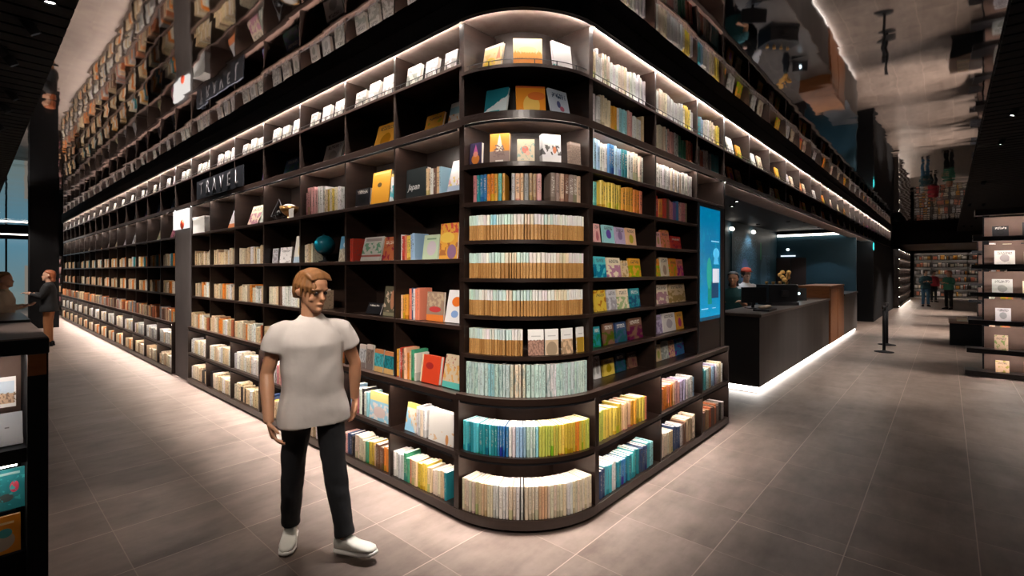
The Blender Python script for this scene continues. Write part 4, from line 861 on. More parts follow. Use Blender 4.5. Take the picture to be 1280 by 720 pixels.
r = empty('dark_doorway', (EX - .03, (d0.y + d1.y) / 2, 0), 0, 'dark brown double doorway with a thin lamp above on the blue end wall', 'door')
M['door_brown'] = plain('door_brown', (.030, .018, .016), .5)
for k in (0, 1): lbox('leaf', r, EX - .05, EX - .005, d0.y + (d1.y - d0.y) * (.5 * k) + .01, d0.y + (d1.y - d0.y) * (.5 + .5 * k) - .01, 0, d0.z, M['door_brown'])
lbox('lamp_bar', r, EX - .07, EX - .03, d0.y + .3, d1.y - .15, d0.z + .04, d0.z + .08, glow('door_lamp_glow', (.8, .9, 1), 1.2))
p = on_x(985, 312, EX - .03); r = empty('emergency_sign', p, 0, 'tiny white emergency light above the dark doorway', 'lamp'); b = MB(); b.ball((-.02, 0, 0), .05, 12, sc=(.5, 1, .8)); b.build('lens', glow('emergency_glow', (.7, .95, 1), 3), r, True); lbox('base', r, p.x, EX, p.y - .07, p.y + .07, p.z - .05, p.z + .05, M['steel'])
for k, (px, py) in enumerate(((921, 254), (915, 260), (936, 283), (985, 279), (1007, 280), (1024, 286))):
    p = at(px, py, 2.93) if py < 275 else at(px, py, 2.93)
    r = empty('downlight', (p.x, min(p.y, BY - .3), 2.955), 0, 'small ceiling downlight behind the header, %s from the bookcase end' % nth(k + 1), 'downlight')
    b = MB(); b.lathe([(.05, .025), (.05, 0), (.035, 0), (.035, .02)], 16); b.build('ring', M['black'], r, True); b = MB(); b.lathe([(0, .006), (.034, .006), (.034, .012), (0, .012)], 14); b.build('lens', M['lamp'], r)
    ld = bpy.data.lights.new('downlight_beam', 'SPOT'); ld.energy = 45; ld.spot_size = rad(95); ld.shadow_soft_size = .04; ld.color = (.85, .92, 1.0); lo = link('downlight_beam', ld, r); lo.location = (0, 0, -.01)
# counter clutter
def put_on(px, y, z): p = on_y(px, 380, y); return p.x
M['screen_black'] = plain('device_black', (.012, .013, .016), .3)
x_ = put_on(998, 2.25, 1.1); r = empty('laptop', (x_, 2.25, 1.1005), -.75, 'dark laptop with a small lit white emblem open on the sales counter', 'laptop')
def rbox(name, root, x0, x1, y0, y1, z0, z1, mat, bev=0.0):
    b = MB(); b.box(x0, x1, y0, y1, z0, z1); o = b.build(name, mat, root)
    if bev: bevel(o, bev)
    return o
rbox('base', r, -.17, .17, -.02, .20, 0, .018, M['screen_black'], .003); l_ = rbox('lid', r, -.17, .17, -.012, 0.0, .019, .25, M['screen_black'], .003)
b = MB(); b.lathe([(0, 0), (.028, 0), (.028, .002), (0, .002)], 16); e_ = b.build('emblem', glow('emblem_glow', (.7, .9, 1), 4), l_); e_.location = (0, -.0125, .14); e_.rotation_euler = (PI / 2, 0, 0)
x_ = put_on(975, 2.2, 1.1); r = empty('coffee_machine', (x_, 2.25, 1.1005), -.7, 'dark espresso machine with brown cups on top on the sales counter', 'machine')
rbox('body', r, -.28, .28, -.18, .18, .06, .36, M['screen_black'], .01); rbox('drip_tray', r, -.26, .26, -.22, .16, 0, .055, M['steel'], .004); rbox('group_head', r, -.06, .06, -.23, -.17, .16, .26, M['steel'], .006)
for k in range(4):
    b = MB(); b.lathe([(.02, 0), (.03, .05), (.027, .05), (.018, .005), (0, .005)], 12, at=(-.2 + .13 * k, 0, .361)); b.build('cup', M['brass'], r, True)
x_ = put_on(955, 2.15, 1.1); r = empty('register_screen', (x_, 2.3, 1.1005), -.8, 'black flat register screen on the counter beside the staff', 'screen')
rbox('panel', r, -.2, .2, -.015, .015, .09, .34, M['screen_black'], .004); rbox('neck', r, -.02, .02, .016, .04, .01, .2, M['steel']); rbox('foot', r, -.1, .1, -.06, .10, 0, .012, M['steel'])
x_ = put_on(959, 2.02, 1.1); r = empty('pastry_tray', (x_, 2.05, 1.1005), 0, 'black tray of pale pastries at the counter edge', 'tray')
rbox('tray', r, -.22, .22, -.11, .11, 0, .03, M['screen_black'], .004)
for k in range(5):
    b = MB(); b.ball((-.16 + .08 * k, .0, .055), .038, 12, sc=(1, 1.5, .65)); b.build('pastry', plain('pastry', (.66, .52, .38), .7) if k == 0 else bpy.data.materials['pastry'], r, True)
x_ = put_on(981, 2.7, 1.1) ; r = empty('flower_vase', (put_on(981, 2.42, 1.1), 2.42, 1.1005), 0, 'vase of warm yellow flowers standing behind the espresso machine', 'vase')
b = MB(); b.lathe([(.05, 0), (.07, .10), (.04, .24), (.045, .30), (.035, .30), (.03, .24), (0, .02)], 18); b.build('vase', M['black_gloss'], r, True)
fl = plain('flower_yellow', (.85, .45, .12), .7)
for k in range(9):
    a_ = k * 2.4; q = (.10 * math.cos(a_) * (.4 + .07 * k), .10 * math.sin(a_) * (.4 + .07 * k), .42 + .05 * ((k * 5) % 4))
    b = MB(); b.tube([(0, 0, .28), q], .004, 5); b.build('stem', plain('stem_green', (.05, .14, .05), .6) if k == 0 else bpy.data.materials['stem_green'], r)
    b = MB(); b.ball(q, .045, 10); b.build('bloom', fl, r, True)
M['sign_teal'] = glow('teal_sign_glow', (.05, .75, .75), 1.6)
p = on_y(1091.5, 308, 1.815); r = empty('exit_sign', p, 0, 'small round teal lit sign high on the black column', 'sign')
b = MB(); b.ball((0, -.012, 0), .12, 18, sc=(1.6, .10, 1.1)); b.build('face', M['sign_teal'], r, True); b = MB(); b.box(-.05, .06, -.03, -.0245, -.06, .06); b.build('pictogram', M['white_card'], r)

# queue posts
for k, (px, py) in enumerate(((1105, 440), (1108.5, 431))):
    p = at(px, py, 0); r = empty('queue_post', p, 0, 'black queue post standing on the tiles, %s the camera' % ('nearer' if k == 0 else 'the one behind, farther from'), 'post')
    b = MB(); b.lathe([(.17, 0), (.17, .012), (.06, .028), (.03, .04), (0, .04)], 28); b.build('base', M['black'], r, True)
    b = MB(); b.lathe([(.028, .04), (.028, .88), (0, .88)], 16); b.build('pole', M['black'], r, True)
    b = MB(); b.lathe([(.035, .881), (.038, .90), (.038, .95), (.03, .965), (0, .965)], 16); b.build('head', M['steel'], r, True)
# ------------------------------------------------------------------ display shelving on the right of the far aisle
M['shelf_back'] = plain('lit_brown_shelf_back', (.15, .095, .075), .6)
def tier_shelf(X, Y0, Y1, label, items):
    r = empty('tiered_display_shelf', (X, Y0, 0), 0, label, 'shelf', 'tiered display shelves')
    zs = [.06, .42, .88, 1.33, 1.78, 2.23]
    for i, z in enumerate(zs):
        f = .16 - .022 * i
        o = lbox('shelf_board', r, X - f, X + .40, Y0 + f * .9, Y1, z - .035, z, M['black_gloss'], .003)
        lbox('lip', r, X - f - .012, X - f - .001, Y0 + f * .9, Y1, z - .045, z + .025, M['black_gloss'])
        lbox('back_panel', r, X + .30, X + .32, Y0 - .10, Y1, z + .001, z + .355, M['shelf_back'])
        zn = (zs + [2.62 + .035])[i + 1]; f2 = .16 - .022 * (i + 1)
        lbox('light_strip', r, X - f2 + .004, X - f2 + .018, Y0 - .02, Y1 + .05, zn - .043, zn - .0355, M['led_tier'])
    lbox('lip', r, X - .052, X - .041, Y0 + .02, Y1, 2.60, 2.66, M['black_gloss']); lbox('top', r, X - .04, X + .42, Y0 + .02, Y1, 2.62, 2.70, M['wood'])
    lbox('upright', r, X + .33, X + .40, Y0 - .16, Y0 - .08, .03, 2.62, M['black']); lbox('upright', r, X + .33, X + .40, Y1, Y1 + .06, .03, 2.62, M['black'])
    for i, z in enumerate(zs):
        for k in range(items):
            yy = Y0 - .28 - (k * .34) - R.uniform(0, .06); w, h = R.uniform(.15, .24), R.uniform(.18, .26)
            if yy < Y1 + .1: continue
            cn = R.choice(['white', 'ivory', 'beige', 'rust', 'amber', 'silver', 'black'])
            kk = R.randint(0, 2); o = link('shop_book', ME['face%d' % kk]); a = rad(12)
            o.matrix_world = Matrix.Translation((X + .10, yy, z + .001 + .02 * math.sin(a))) @ Euler((0, 0, -PI / 2)).to_matrix().to_4x4() @ Matrix.Rotation(-a, 4, 'X') @ Matrix.Diagonal((w, .02, h, 1))
            o.color = (*jit(PAL[cn]), 1)
            tag(o, '%s book propped on tier %s of the %s' % (PALN[cn], nth(i + 1), 'nearer tiered shelf' if X < 12 else 'farther tiered shelf') + ', %s along' % nth(k + 1), 'book', 'books propped on the tiered shelves')
    return r
tier_shelf(11.0, -.36, -2.3, 'black six-tier display shelf with lit brown backs beside the right aisle', 4)
tier_shelf(18.6, -.55, -2.4, 'farther black tiered display shelf behind the low brown table', 3)
p0, p1 = at(1187, 431, 0), at(1226, 433, 0)
r = empty('low_display_table', (p0.x, (p0.y + p1.y) / 2, 0), 0, 'low black display table with a brown top on the right aisle floor', 'table')
lbox('body', r, p0.x, p0.x + 1.0, p1.y - .1, p0.y, 0, .50, M['black']); lbox('top', r, p0.x - .02, p0.x + 1.02, p1.y - .12, p0.y + .02, .50, .54, plain('brown_table_top', (.22, .13, .09), .5))
for k in range(3):
    o = link('shop_book', ME['hard']); o.matrix_world = Matrix.Translation((p0.x + .1 + .3 * k, p0.y - .10, .5415 + .0)) @ Euler((0, PI / 2, PI / 2 * 0)).to_matrix().to_4x4() @ Matrix.Translation((-.02, -.22, 0)) @ Matrix.Diagonal((.04, .2, .26, 1)); o.color = (*jit(PAL[('peach', 'beige', 'tan')[k]]), 1)
    tag(o, '%s book lying flat on the low black display table' % ('peach', 'beige', 'tan')[k], 'book', 'books on the low table')
# the far aisle
b = MB(); b.box(30, 30.4, -4.2, 2.0, 2.98, CEIL + .05); structure(b.build('beam_far', M['black']))
b = MB(); b.box(30.4, 46, -4.2, 2.0, 2.98, 3.06); structure(b.build('ceiling_far', plain('brown_far_ceiling', (.06, .035, .022), .5, var=.4, sc=2)))
b = MB(); b.box(21.6, 46, 2.02, 2.12, 0, CEIL); structure(b.build('wall_aisle', M['black']))
b = MB(); b.box(40.6, 40.7, -4.2, 2.0, 0, 2.98); structure(b.build('wall_far', M['black']))
def simple_case(name, x0, x1, y0, y1, zs, facing, label, bays, cols):
    r = empty(name, (x0, y0, 0), 0, label, 'bookcase')
    m = MB()
    if facing == '-y': lbox('back_panel', r, x0, x1, y1 - .02, y1, 0, zs[-1] + .03, M['wood'])
    else: lbox('back_panel', r, x1 - .02, x1, y0, y1, 0, zs[-1] + .03, M['wood'])
    for z in zs:
        if facing == '-y':
            lbox('shelf_board', r, x0, x1, y0, y1 - .021, z - .03, z, M['wood_edge']); lbox('lip', r, x0, x1, y0 - .012, y0 - .001, z - .05, z, M['wood_edge']); lbox('light_strip', r, x0, x1, y0 + .004, y0 + .018, z - .040, z - .0305, M['led_dim'])
        else:
            lbox('shelf_board', r, x0, x1 - .021, y0, y1, z - .03, z, M['wood_edge']); lbox('lip', r, x0 - .012, x0 - .001, y0, y1, z - .05, z, M['wood_edge']); lbox('light_strip', r, x0 + .004, x0 + .018, y0, y1, z - .040, z - .0305, M['led_dim'])
    for k in range(bays + 1):
        if facing == '-y': s = x0 + (x1 - x0 - .03) * k / bays; lbox('divider', r, s, s + .03, y0 + .003, y1 - .021, .01, zs[-1] - .031, M['wood'])
        else: s = y0 + (y1 - y0 - .03) * k / bays; lbox('divider', r, x0 + .003, x1 - .021, s, s + .03, .01, zs[-1] - .031, M['wood'])
    for z in zs[:-1]:
        s = 0.05; L = (x1 - x0) if facing == '-y' else (y1 - y0); bw = (L - .03) / bays
        while s < L - .12:
            if (s % bw) > bw - .10 or (s % bw) < .04: s += .05; continue
            w = R.uniform(.05, .2); h = R.uniform(.15, .26); c = jit(PAL[R.choice(cols)])
            w = min(w, bw - (s % bw) - .02)
            if w < .03: s += .04; continue
            if facing == '-y': m.box(x0 + s, x0 + s + w, y0 + .06, y0 + .2, z + .001, z + h, 0, c)
            else: m.box(x0 + .06, x0 + .2, y0 + s, y0 + s + w, z + .001, z + h, 0, c)
            s += w + R.uniform(.005, .06)
    o = m.build('shelved_books', M['mass']); stuff(o, 'many small books on the %s' % label, 'books')
    return r
simple_case('aisle_bookcase', 28.2, 37, 1.62, 2.0, [.12, .55, .98, 1.41, 1.84, 2.27, 2.7], '-y', 'dark bookcase lining the aisle beyond the black column', 12, ['white', 'pink', 'ivory', 'rust', 'beige'])
simple_case('far_bookcase', 40.1, 40.58, -2.6, 1.6, [.15, .6, 1.05, 1.5, 1.95, 2.4, 2.85], '-x', 'lit bookcase closing the far end of the right aisle', 5, ['white', 'ivory', 'amber', 'silver', 'white', 'coral'])
# small rack between the left bookcase end and the black column
r0 = 23.9
simple_case('magazine_rack', on_y(66, 380, 25).x, on_y(79, 380, 25).x, 25, 25.4, [.2, .55, .9, 1.25, 1.6, 1.95, 2.3], '-y', 'slim rack of pink and beige magazines at the far left bookcase end', 1, ['pink', 'beige', 'peach', 'rose'])

# ------------------------------------------------------------------ tables on the left
A1 = at(62, 421, 1.348)
ty = A1.y; tx1 = A1.x; tx0 = -1.3
r = empty('display_bookcase', (tx1, ty, 0), 0, 'black waist-high display bookcase at the left edge with open shelves', 'bookcase')
bd = ty + 1.15
lbox('top', r, tx0, tx1, ty, bd, 1.263, 1.342, M['black_gloss'], .004); lbox('surface', r, tx0 + .01, tx1 - .004, ty + .006, bd - .01, 1.3425, 1.348, plain('brown_grey_surface', (.17, .125, .11), .45)); lbox('bottom_shelf', r, tx0, tx1 - .085, ty + .03, bd - .02, .20, .235, M['black']); lbox('middle_shelf', r, tx0, tx1 - .085, ty + .02, bd - .02, .70, .775, M['black_gloss'])  # thin layer added on the black slab, its lit tone put into the colour
lbox('end_panel', r, tx1 - .084, tx1 - .004, ty + .01, bd - .01, 0, 1.262, M['black']); lbox('end_panel', r, tx0, tx0 + .03, ty + .01, bd - .01, 0, .199, M['black']); lbox('plinth', r, tx0 + .04, tx1 - .09, ty + .05, bd - .05, 0, .199, M['black'])
lbox('back_panel', r, tx0, tx1 - .085, ty + .45, ty + .47, .776, 1.262, M['shelf_back']); lbox('back_panel', r, tx0, tx1 - .085, ty + .45, ty + .47, .236, .699, M['black'])
lbox('light_strip', r, tx0 + .1, tx1 - .12, ty + .03, ty + .04, .690, .6985, M['led_dim']); lbox('wood_block', r, tx1 - .083, tx1 - .012, ty - .001, ty + .009, 1.15, 1.26, M['orange_wood'])  # lamp strip added to brighten the books on the low shelf
lbox('light_strip', r, tx0 + .1, tx1 - .12, ty + .10, ty + .115, 1.255, 1.2625, M['led_small'])
A_post = art('beach_postcard_print', (.80, .80, .82), [('rect', -.42, .44, .12, .86, (.55, .66, .78)), ('rect', -.42, .44, .12, .45, (.62, .44, .30)), ('noise', 8, .52, .14, .48, (.30, .20, .14))])
def on_table(px0, px1, py1, h, d, z, mat, label, t=.02, lean=6):
    a_, c_ = on_y(px0, 500, ty + d).x, on_y(px1, 500, ty + d).x
    o = link('display_book', fc.mesh('display_cover', [mat])); la = rad(lean)
    o.matrix_world = Matrix.Translation(((a_ + c_) / 2, ty + d, z + .001)) @ Matrix.Translation((0, 0, t * math.sin(la))) @ Matrix.Rotation(-la, 4, 'X') @ Matrix.Diagonal((c_ - a_, t, h, 1))
    tag(o, label, 'book'); link('page_block', ME['face_p'], o); return o
on_table(-14, 20, 500, .165, .30, .86 + .085, A_post, 'white framed beach picture standing in the black display bookcase at the left edge', lean=4, t=.012)
lbox('riser', r, tx0 + .05, tx1 - .2, ty + .26, ty + .44, .7755, .943, M['black'])
A_sil = art('silver_folder_print', (.58, .62, .68), [('fade', .9, 0, (.70, .72, .75)), ('rect', .1, .2, .52, .56, (.25, .25, .28))])
on_table(-30, 29, 540, .17, .10, .776, A_sil, 'silver grey folder leaning in the black display bookcase at the left edge', lean=20, t=.02)
A_tea = art('teal_comic_print', (.02, .22, .26), [('ell', .28, .55, .10, .14, (.65, .06, .12)), ('ell', .1, .3, .16, .1, (.08, .10, .10)), ('noise', 6, .58, .1, .8, (.05, .40, .44)), ('rect', -.4, .4, .86, .92, (.3, .5, .5))])
A_or2 = art('orange_comic_print', (.80, .28, .02), [('rect', -.35, .35, .78, .84, (.85, .60, .30)), ('ell', .05, .35, .32, .26, (.45, .36, .28)), ('ell', .15, .55, .16, .12, (.06, .35, .38)), ('ell', -.2, .5, .14, .12, (.55, .05, .05))])
on_table(-30, 31, 600, .21, .14, .43, A_tea, 'teal comic with a red spot on the low shelf of the black display bookcase', lean=4)
lbox('riser', r, tx0 + .05, tx1 - .12, ty + .13, ty + .44, .2355, .429, M['black'])
on_table(-32, 26, 650, .19, .05, .236, A_or2, 'orange comic standing before the teal comic in the black display bookcase', lean=4)
# second dark table farther along
q = at(40, 395, 0.0)
r = empty('reading_table', (.2, 8.6, 0), 0, 'long dark reading table behind the black display bookcase', 'table')
lbox('top', r, -1.6, on_y(38, 385, 8.6).x, 8.6, 10.2, 1.0, 1.09, M['black_gloss'], .004)
for xx, yy in ((-1.5, 8.7), (on_y(38, 385, 8.6).x - .12, 8.7), (-1.5, 10.0), (on_y(38, 385, 8.6).x - .12, 10.0)): lbox('leg', r, xx, xx + .08, yy, yy + .08, 0, .999, M['black'])

# ------------------------------------------------------------------ people
def skin_mat(name, c): 
    m = plain(name, c, .5, var=.06, sc=30); m.node_tree.nodes['Principled BSDF'].inputs['Subsurface Weight'].default_value = .08; m.node_tree.nodes['Principled BSDF'].inputs['Subsurface Radius'].default_value = (.01, .004, .002); return m
SKIN = skin_mat('skin_tan', (.50, .25, .14)); SKIN2 = skin_mat('skin_fair', (.56, .32, .22))
def cloth(name, c):
    t = NT(name); o = t.coord(); n = t.noise(o, 7, 4); m = t.fin(t.mix(n, tuple(x * .88 for x in c), tuple(min(1, x * 1.06) for x in c)), .85); t.bump(t.noise(o, 9, 3), .35, .02); return m
def hairm(name, c):
    t = NT(name); o = t.coord(); n = t.noise(t.scale(o, (60, 60, 8)), 1, 3); return t.fin(t.mix(n, tuple(x * .5 for x in c), tuple(min(1, x * 1.4) for x in c)), .5)
def ring(c, L, F, hw, yb, yf, n=20, k=2.3):
    out = []
    for i in range(n):
        a = 2 * PI * i / n; ca, sa = math.cos(a), math.sin(a)
        e = 2 / k; x = hw * math.copysign(abs(sa) ** e, sa); y = math.copysign(abs(ca) ** e, ca); y = y * (yf - yb) / 2 + (yf + yb) / 2
        out.append(c + L * x + F * y)
    return out
HEADP = ((0, .022, .052, .088), (.015, .038, .03, .096), (.045, .056, -.03, .096), (.075, .066, -.068, .093), (.10, .072, -.088, .094), (.122, .074, -.096, .086), (.148, .076, -.10, .096), (.178, .075, -.098, .090), (.205, .065, -.085, .074), (.224, .045, -.055, .045), (.234, .02, -.02, .014))
def head(b, chin, L, F, U, s=1.0):
    b.loft([ring(chin + U * (z * s), L, F, hw * s, yb * s, yf * s, 24, 2.2) for z, hw, yb, yf in HEADP])
    P = lambda x, y, z: chin + L * (x * s) + F * (y * s) + U * (z * s)
    b.tube([P(0, .082, .128), P(0, .100, .108), P(0, .112, .088), P(0, .098, .078)], [.009 * s, .011 * s, .015 * s, .011 * s], 10)
    b.ball(P(0, .092, .052), .022 * s, 12, sc=(1, 1, .38)); b.ball(P(0, .090, .018), .02 * s, 10)
    for sg in (-1, 1):
        b.tube([P(sg * .074, -.012, .128), P(sg * .082, -.016, .108), P(sg * .076, -.008, .082)], [.014 * s, .018 * s, .009 * s], 8)
        b.tube([P(sg * .012, .092, .138), P(sg * .034, .088, .143), P(sg * .056, .070, .138)], [.008 * s] * 3, 8)
        b.ball(P(sg * .040, .062, .080), .022 * s, 10)
def hand(b, w, d, pn, th, s=1.0):
    d = d.normalized(); th = (th - d * th.dot(d)).normalized(); pn = (pn - d * pn.dot(d)); pn = (pn - th * pn.dot(th)).normalized()
    b.tube([w - d * .01 * s, w + d * .03 * s, w + d * .07 * s, w + d * .09 * s], [.026 * s, .036 * s, .041 * s, .036 * s], 12, side=th, flat=.42)
    for i, ln in enumerate((.072, .080, .075, .060)):
        p = w + d * ((.086 - .004 * abs(i - 1.3)) * s) + th * ((.030 - i * .0200) * s); pts = [p - d * .02 * s, p]; a = .25 + .06 * i; dd = d
        for f_ in (.44, .32, .24):
            dd = d * math.cos(a) + pn * math.sin(a); p = p + dd * (ln * f_ * s); pts.append(p); a += .34
        b.tube(pts, [.0085 * s, .0088 * s, .0082 * s, .0074 * s, .0062 * s], 8)
    p = w + d * .022 * s + th * .026 * s; t1 = (d * .62 + th * .72 + pn * .30).normalized(); t2 = (d * .9 + th * .28 + pn * .35).normalized()
    b.tube([p - t1 * .012 * s, p + t1 * .036 * s, p + t1 * .036 * s + t2 * .032 * s, p + t1 * .036 * s + t2 * .052 * s], [.013 * s, .0112 * s, .0098 * s, .007 * s], 8)
def remesh(o, vox, sm=2, fac=.5):
    m = o.modifiers.new('remesh', 'REMESH'); m.mode = 'VOXEL'; m.voxel_size = vox; m.use_smooth_shade = True
    if sm: m2 = o.modifiers.new('smooth', 'SMOOTH'); m2.iterations = sm; m2.factor = fac
    return o
def wrinkle(o, st, sc):
    tx = bpy.data.textures.new('folds', 'CLOUDS'); tx.noise_scale = sc; tx.noise_depth = 1
    m = o.modifiers.new('folds', 'DISPLACE'); m.texture = tx; m.strength = st; m.mid_level = .45; m.texture_coords = 'LOCAL'
def person(J, label, skin, hair, top, trousers, shoes, sleeve=.55, hairstyle='short', hem=.80, vox=.006, group=None, coat=0.0, toprad=1.0, collar=True, apron=None, cap=None):
    """J: joints in world space; the figure is one skin mesh, its hair and clothes are children."""
    L, F, U = J['L'], J['F'], Vector((0, 0, 1)); root = Vector(J['root'])
    rel = lambda b: [tuple(Vector(v) - root) for v in b.v]
    hip, chest, neck = J['hip'], J['chest'], J['neck']; HL, HF = J.get('HL', L), J.get('HF', F); HU = HL.cross(HF) * -1 if False else HF.cross(HL)
    if HU.z < 0: HU = -HU
    b = MB()
    b.loft([ring(hip + U * z, L, F, hw, -hd, hd) for z, hw, hd in ((-.13, .12, .09), (-.04, .155, .105), (.06, .14, .095))] + [ring(hip.lerp(chest, .55), L, F, .135, -.09, .09), ring(chest, L, F, .155, -.095, .105), ring(chest + (neck - chest) * .6, L, F, .105, -.070, .070, 20, 2.0), ring(neck, L, F, .056, -.058, .052)])
    chin = J['chin']
    b.tube([neck - U * .04, neck.lerp(chin + HF * .01 + HU * .06, .5), chin - HF * .0 + HU * .07], [.06, .055, .056], 14)
    head(b, chin, HL, HF, HU)
    for S, sg in (('L', 1), ('R', -1)):
        sh, el, wr = J['sho' + S], J['elb' + S], J['wri' + S]
        b.tube([sh.lerp(chest, .3), sh - U * .012, sh.lerp(el, .35), sh.lerp(el, .8), el, el.lerp(wr, .3), el.lerp(wr, .8), wr], [.036, .044, .043, .040, .038, .040, .031, .027], 12)
        hd = J.get('hand' + S, (wr - el).normalized()); pn = J.get('palm' + S, L * -sg); th = J.get('thumb' + S, F)
        hand(b, wr, hd, pn, th)
        h_, k_, a_ = J['hip' + S], J['kne' + S], J['ank' + S]
        b.tube([h_ + U * .05, h_.lerp(k_, .25), k_.lerp(h_, .12), k_, k_.lerp(a_, .3), a_.lerp(k_, .15), a_ - U * .05], [.075, .075, .054, .052, .054, .036, .036], 12)
    b.v = rel(b); me = b.mesh('person', [skin]); o = link('person', me); o.location = root; remesh(o, vox, 3); tag(o, label, 'person', group)
    # eyes
    if vox < .01:
        for sg in (-1, 1):
            e = MB(); e.ball(chin + HL * (sg * .033) + HF * .086 + HU * .119, .0115, 12); e.v = rel(e); e.build('eye', plain('eye_dark', (.03, .02, .02), .15), o, True)
    # hair
    hb = MB(); P = lambda x, y, z: chin + HL * x + HF * y + HU * z
    lv = [(.055, .064, -.102, -.045), (.09, .077, -.110, -.028), (.125, .080, -.114, -.012), (.150, .082, -.116, .006), (.172, .083, -.115, .032), (.190, .082, -.112, .072), (.207, .077, -.103, .080), (.226, .064, -.084, .062), (.242, .040, -.05, .05), (.250, .015, -.02, .02)]
    if hairstyle in ('long', 'bob'): lv = [(-.10 if hairstyle == 'long' else -.02, .085, -.115, -.045), (.0, .092, -.122, -.035)] + [(z, hw + .012, yb - .012, yf) for z, hw, yb, yf in lv]
    hb.loft([ring(P(0, 0, z), HL, HF, hw, yb, yf, 24, 2.2) for z, hw, yb, yf in lv])
    if hairstyle == 'short':
        for k in range(11):
            x_ = -.060 + .012 * k; hb.tube([P(x_, -.05, .238 - abs(x_) * .35), P(x_ * 1.05, .02, .245 - abs(x_) * .4), P(x_ * 1.08 + .004, .050, .234 - abs(x_) * .4), P(x_ * 1.1 + .008, .072, .210 - abs(x_) * .3)], [.012, .016, .013, .006], 8)
        for k in range(14):
            a_ = 2.15 + k * .28; hb.tube([P(.07 * math.sin(a_), .07 * math.cos(a_) - .01, .215), P(.086 * math.sin(a_), .102 * math.cos(a_) - .012, .15), P(.080 * math.sin(a_), .100 * math.cos(a_) - .012, .085)], [.010, .012, .005], 8)
    hb.v = rel(hb); ho = hb.build('hair', hair, o); remesh(ho, max(.006, vox), 1)
    if cap:
        cb = MB(); cb.loft([ring(P(0, 0, z), HL, HF, hw, yb, yf, 24, 2.2) for z, hw, yb, yf in ((.165, .092, -.122, .108), (.20, .092, -.12, .108), (.24, .075, -.095, .085), (.262, .03, -.04, .03))]); cb.loft([ring(P(0, .10, z), HL, HF, .07, 0, .085, 20, 2.0) for z in (.165, .177)])
        cb.v = rel(cb); cb.build('cap', cap, o, True)
    # top
    sb = MB(); k = toprad; hz = Vector((0, 0, 1))
    base = Vector((hip.x, hip.y, root.z + hem))
    sb.loft([ring(base, L, F, .200 * k, -.142 * k, .142 * k), ring(base.lerp(chest, .14), L, F, .196 * k, -.138 * k, .138 * k), ring(base.lerp(chest, .4), L, F, .176 * k, -.124 * k, .124 * k), ring(hip.lerp(chest, .6), L, F, .168 * k, -.118 * k, .120 * k), ring(chest, L, F, .180 * k, -.118 * k, .128 * k, 20, 2.0), ring(chest + (neck - chest) * .5, L, F, .158 * k, -.096 * k, .098 * k, 20, 2.0), ring(chest + (neck - chest) * .78, L, F, .112 * k, -.082 * k, .080 * k, 20, 2.0), ring(neck - U * .012, L, F, .078, -.075, .066, 20, 2.0), ring(neck + U * .012, L, F, .066, -.07, .058, 20, 2.0)])
    for S in 'LR':
        sh, el, wr = J['sho' + S], J['elb' + S], J['wri' + S]
        if sleeve <= 1: e = sh.lerp(el, sleeve); sb.tube([sh.lerp(neck, .55) - U * .045, sh.lerp(neck, .22) - U * .022, sh.lerp(e, .12) - U * .008, sh.lerp(e, .5), e], [.042 * k, .050 * k, .058 * k, .063 * k, .067 * k], 14)
        else: sb.tube([sh.lerp(neck, .55) - U * .045, sh.lerp(neck, .22) - U * .022, sh.lerp(el, .10) - U * .008, sh.lerp(el, .6), el, wr.lerp(el, .12)], [.050 * k, .058 * k, .062 * k, .060 * k, .054 * k, .043 * k], 14)
    sb.v = rel(sb); so = sb.build('coat' if coat else ('shirt' if sleeve <= 1 else 'jacket'), top, o); remesh(so, max(.008, vox), 14, .6); wrinkle(so, .022 if vox < .01 else .008, .16)
    if apron:
        ab = MB(); ab.loft([ring(base - U * .10, L, F, .17, .06, .146), ring(hip.lerp(chest, .6), L, F, .15, .05, .137), ring(chest + U * .04, L, F, .11, .06, .139)]); ab.v = rel(ab); ab.build('apron', apron, o, True)
    # trousers
    tb = MB(); tb.loft([ring(hip + U * z, L, F, hw, -hd, hd) for z, hw, hd in ((.11, .155, .105), (.0, .168, .118), (-.09, .160, .115), (-.15, .10, .085))])
    for S in 'LR':
        h_, k_, a_ = J['hip' + S], J['kne' + S], J['ank' + S]
        tb.tube([h_ + U * .02, h_.lerp(k_, .3), k_.lerp(h_, .1), k_.lerp(a_, .3), a_.lerp(k_, .18), a_ + (k_ - a_) * .04], [.088, .088, .069, .066, .056, .057], 14)
    tb.v = rel(tb); to = tb.build('trousers', trousers, o); remesh(to, max(.008, vox), 6); wrinkle(to, .014 if vox < .01 else .004, .10)
    for S in 'LR':
        a_ = J['ank' + S]; fd = J['foot' + S].normalized(); sd = Vector((0, 0, 1)).cross(fd).normalized(); up = fd.cross(sd); g = a_ - up * J.get('ankh', .085)
        ub = MB(); Q = lambda f, z: g + fd * f + up * z
        def sec(f, hw, z0, z1, n=14): return [Q(f, (z0 + z1) / 2) + sd * (hw * math.copysign(abs(math.cos(t_)) ** .7, math.cos(t_))) + up * ((z1 - z0) / 2 * math.copysign(abs(math.sin(t_)) ** .7, math.sin(t_))) for t_ in [2 * PI * q_ / n for q_ in range(n)]]
        ub.loft([sec(-.075, .022, .028, .075), sec(-.062, .034, .022, .105), sec(-.02, .037, .022, .108), sec(.03, .039, .022, .098), sec(.08, .045, .022, .072), sec(.14, .048, .022, .060), sec(.185, .038, .022, .050), sec(.205, .018, .024, .040)])
        ub.v = rel(ub); uo = ub.build('shoe', shoes, o, True)
